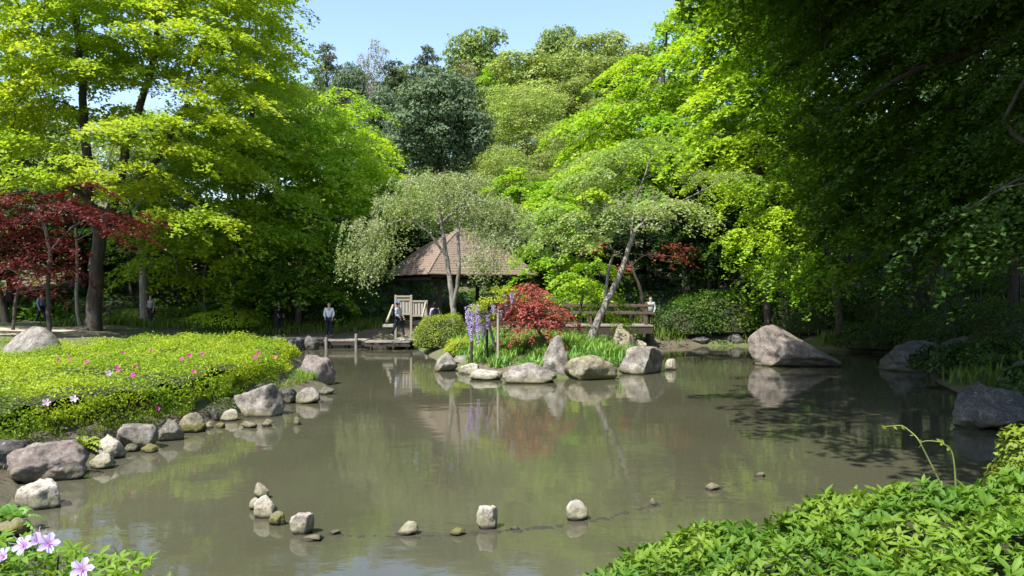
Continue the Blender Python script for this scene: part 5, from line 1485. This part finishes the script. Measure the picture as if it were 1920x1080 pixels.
SKINM = simple('skin', (.42, .27, .19), (.48, .32, .23), 20, .6, .05)
HAIRM = simple('hair', (.012, .01, .009), (.03, .025, .02), 30, .5, .2)
SHOEM = simple('shoe', (.02, .02, .02), (.05, .05, .05), 20, .6, .1)
def person(label, loc, rz, top, legs, h=1.65, stride=.0, bend=0., arm=(.0, .0), hat=None, bag=None, hairlen=0):
    s = h / 1.7
    root = thing('person', label, 'person', loc, rz)
    st = stride
    hip = .9
    # front is -y
    J = dict(pelvis=(0, 0, hip), waist=(0, 0, 1.05), chest=(0, -.01, 1.25), neck=(0, -.01 - bend * .1, 1.44), chin=(0, -.02 - bend * .14, 1.52), head=(0, -.02 - bend * .16, 1.60), crown=(0, -.01 - bend * .16, 1.67))
    for sg, nm in ((-1, 'l'), (1, 'r')):
        f = st * sg
        J['sh' + nm] = (.17 * sg, 0, 1.38); J['el' + nm] = (.23 * sg, .03 - arm[0] * .08, 1.12); J['wr' + nm] = (.22 * sg - arm[1] * .06 * sg, -.06 - arm[0] * .24, .90 + arm[1] * .17)
        J['ha' + nm] = (.215 * sg - arm[1] * .07 * sg, -.09 - arm[0] * .28, .81 + arm[1] * .19)
        J['hp' + nm] = (.09 * sg, 0, hip - .02); J['kn' + nm] = (.10 * sg, -.03 - f * .22, .48); J['an' + nm] = (.10 * sg, -f * .42 + .03, .09 + max(0, -f) * .08); J['to' + nm] = (.11 * sg, -f * .42 - .14, .04 + max(0, -f) * .03)
    R = dict(pelvis=.135, waist=.12, chest=.14, neck=.055, chin=.068, head=.092, crown=.07)
    for nm in 'lr': R.update({'sh' + nm: .06, 'el' + nm: .042, 'wr' + nm: .03, 'ha' + nm: .035, 'hp' + nm: .085, 'kn' + nm: .058, 'an' + nm: .042, 'to' + nm: .04})
    E = [('pelvis', 'waist'), ('waist', 'chest'), ('chest', 'neck'), ('neck', 'chin'), ('chin', 'head'), ('head', 'crown')]
    for nm in 'lr': E += [('chest', 'sh' + nm), ('sh' + nm, 'el' + nm), ('el' + nm, 'wr' + nm), ('wr' + nm, 'ha' + nm), ('pelvis', 'hp' + nm), ('hp' + nm, 'kn' + nm), ('kn' + nm, 'an' + nm), ('an' + nm, 'to' + nm)]
    def part(name, keys, grow, mat, rk, cut=None):
        ks = list(keys); ix = {k: i for i, k in enumerate(ks)}
        vs_ = [tuple(c * s for c in (cut or {}).get(k, J[k])) for k in ks]
        es = [(ix[a], ix[b_]) for a, b_ in E if a in ix and b_ in ix]
        return skin(name, vs_, es, [(R[k] + grow) * s for k in ks], mat, root, ix[rk], 1)
    part('body', list(J), 0, SKINM, 'pelvis')
    part('shirt', ['pelvis', 'waist', 'chest', 'shl', 'shr', 'ell', 'elr', 'wrl', 'wrr'], .018, top, 'pelvis', {'pelvis': (0, 0, .93)})
    part('trousers', ['pelvis', 'hpl', 'hpr', 'knl', 'knr', 'anl', 'anr'], .016, legs, 'pelvis', {'pelvis': (0, 0, .9)})
    for nm in 'lr':
        an, to = J['an' + nm], J['to' + nm]
        skin('shoe', [(an[0] * s, (an[1] + .05) * s, (an[2] - .04) * s), (an[0] * s, (an[1] - .04) * s, (an[2] - .03) * s), (to[0] * s, (to[1] - .03) * s, to[2] * s)], [(0, 1), (1, 2)], [.045 * s, .05 * s, .035 * s], SHOEM, root)
    hd = J['head']
    me = bpy.data.meshes.new('hair'); bm = bmesh.new(); bmesh.ops.create_uvsphere(bm, u_segments=14, v_segments=10, radius=.112)
    for v in bm.verts:
        if v.co.y < -.03 and v.co.z < .035: v.co.y *= .35
        if v.co.z < 0 and v.co.y > -.03: v.co.z *= 1 + hairlen
        v.co = (v.co + Vector((hd[0], hd[1] + .015, hd[2] + .025))) * s
    bm.to_mesh(me); bm.free(); me.polygons.foreach_set('use_smooth', [True] * len(me.polygons))
    link('hair', me, root, mat=HAIRM)
    mb = MB(); mb.tube([(hd[0] * s, (hd[1] - .085) * s, (hd[2] + .0) * s), (hd[0] * s, (hd[1] - .112) * s, (hd[2] - .035) * s), (hd[0] * s, (hd[1] - .085) * s, (hd[2] - .045) * s)], [.01, .017, .012], 6); mb.build('nose', SKINM, root, True)
    for sg in (-1, 1):
        me = bpy.data.meshes.new('eye'); bm = bmesh.new(); bmesh.ops.create_icosphere(bm, subdivisions=1, radius=.012); bm.to_mesh(me); bm.free()
        link('eye', me, root, (sg * .034 * s, (hd[1] - .09) * s, (hd[2] + .01) * s), HAIRM)
        # five fingers closing from each hand
        nm = 'l' if sg < 0 else 'r'; hp = np.array(J['ha' + nm]); 
        for q in range(5):
            ln_ = (.05, .075, .082, .076, .06)[q]
            st_ = hp + np.array([sg * .004, -.024 + .013 * q, -.022]) if q else hp + np.array([-.012 * sg, -.034, .0])
            e1 = st_ + np.array([-.006 * sg, -.012 if q else -.03, -ln_ * .55]); e2 = e1 + np.array([-.02 * sg, -.012, -ln_ * .4])
            mb = MB(); mb.tube(np.array([st_, e1, e2]) * s, [.010, .009, .007], 5); mb.build('finger', SKINM, root, True)
    if hat is not None:
        mb = MB(); mb.tube([(hd[0] * s, (hd[1] + .01) * s, (hd[2] + z) * s) for z in (.04, .05, .06, .11, .145, .15)], [.17 * s, .165 * s, .12 * s, .11 * s, .08 * s, .01], 16); mb.build('hat', hat, root, True)
    if bag is not None:
        me = bpy.data.meshes.new('backpack'); bm = bmesh.new(); bmesh.ops.create_cube(bm, size=1, matrix=Matrix.Translation((0, .21 * s, 1.2 * s)) @ Matrix.Diagonal((.3, .17, .42, 1)))
        bmesh.ops.bevel(bm, geom=list(bm.edges), offset=.05, segments=3, affect='EDGES'); bm.to_mesh(me); bm.free(); link('backpack', me, root, mat=bag)
    return root
CB, CW, CN, CK, CG, CL, CT = (cloth(n, c) for n, c in (('cloth_blue', (.16, .24, .38)), ('cloth_white', (.62, .66, .72)), ('cloth_navy', (.018, .022, .04)), ('cloth_black', (.014, .014, .016)), ('cloth_grey', (.24, .235, .22)), ('cloth_lilac', (.52, .42, .62)), ('cloth_teal', (.22, .30, .32))))
p0 = P(746, 634, 37.4)
person('person in white and blue shirt with black backpack walking onto the walkway', (p0[0], p0[1] + .05, deckz - .005 + .03), math.radians(70), CW, CN, 1.68, stride=.7, hat=CB, bag=CK, arm=(.5, .5))
p0 = P(815, 590, 38.2)
person('person in a lilac cardigan with a black backpack half hidden behind the clipped shrub', (p0[0], p0[1], gz(p0[0], p0[1])), math.radians(200), CL, CK, 1.6, bag=CK, hairlen=1.0)
p0 = P(617, 632, 38.1)
person('person in a pale blue shirt and dark trousers standing at the dim walkway end', (p0[0], p0[1], deckz - .003), math.radians(10), CW, CN, 1.66, arm=(.7, .6))
p0 = P(522, 640, 41.2)
person('person in dark clothes standing in the shade near the hedge end', (p0[0], p0[1], gz(p0[0], p0[1])), math.radians(60), CK, CN, 1.68, arm=(.4, .4))
p0 = P(553, 640, 46)
person('person in a teal top far back under the dark low boughs', (p0[0], p0[1], gz(p0[0], p0[1])), math.radians(100), CT, CK, 1.62)
p0 = P(77, 600, 42)
person('person in a blue shirt walking on the path beyond the red maples', (p0[0], p0[1], gz(p0[0], p0[1])), math.radians(80), CB, CN, 1.68, stride=.5)
p0 = P(283, 600, 42)
person('person in a grey top and black trousers before the pale slim trunk', (p0[0], p0[1], gz(p0[0], p0[1])), math.radians(-20), CG, CK, 1.62, stride=.3)
p0 = P(1220, 605, 40.4)
person('person in a pale grey-blue top and black trousers in the dark beside the bridge end', (p0[0], p0[1], gz(p0[0], p0[1])), math.radians(-15), CT, CK, 1.7, arm=(.5, .5))

tot = 0
tris = sum(len(p_.loops) - 2 * len(p_.polygons) for p_ in bpy.data.meshes if p_.users)
print('TRIS unique', tris)
for o in bpy.data.objects:
    if o.type == 'MESH': tot += len(o.data.polygons)
print('POLYS with copies', tot, 'unique', sum(len(m_.polygons) for m_ in bpy.data.meshes))
for k_, v_ in COUNT.items(): print('  ', v_, k_)
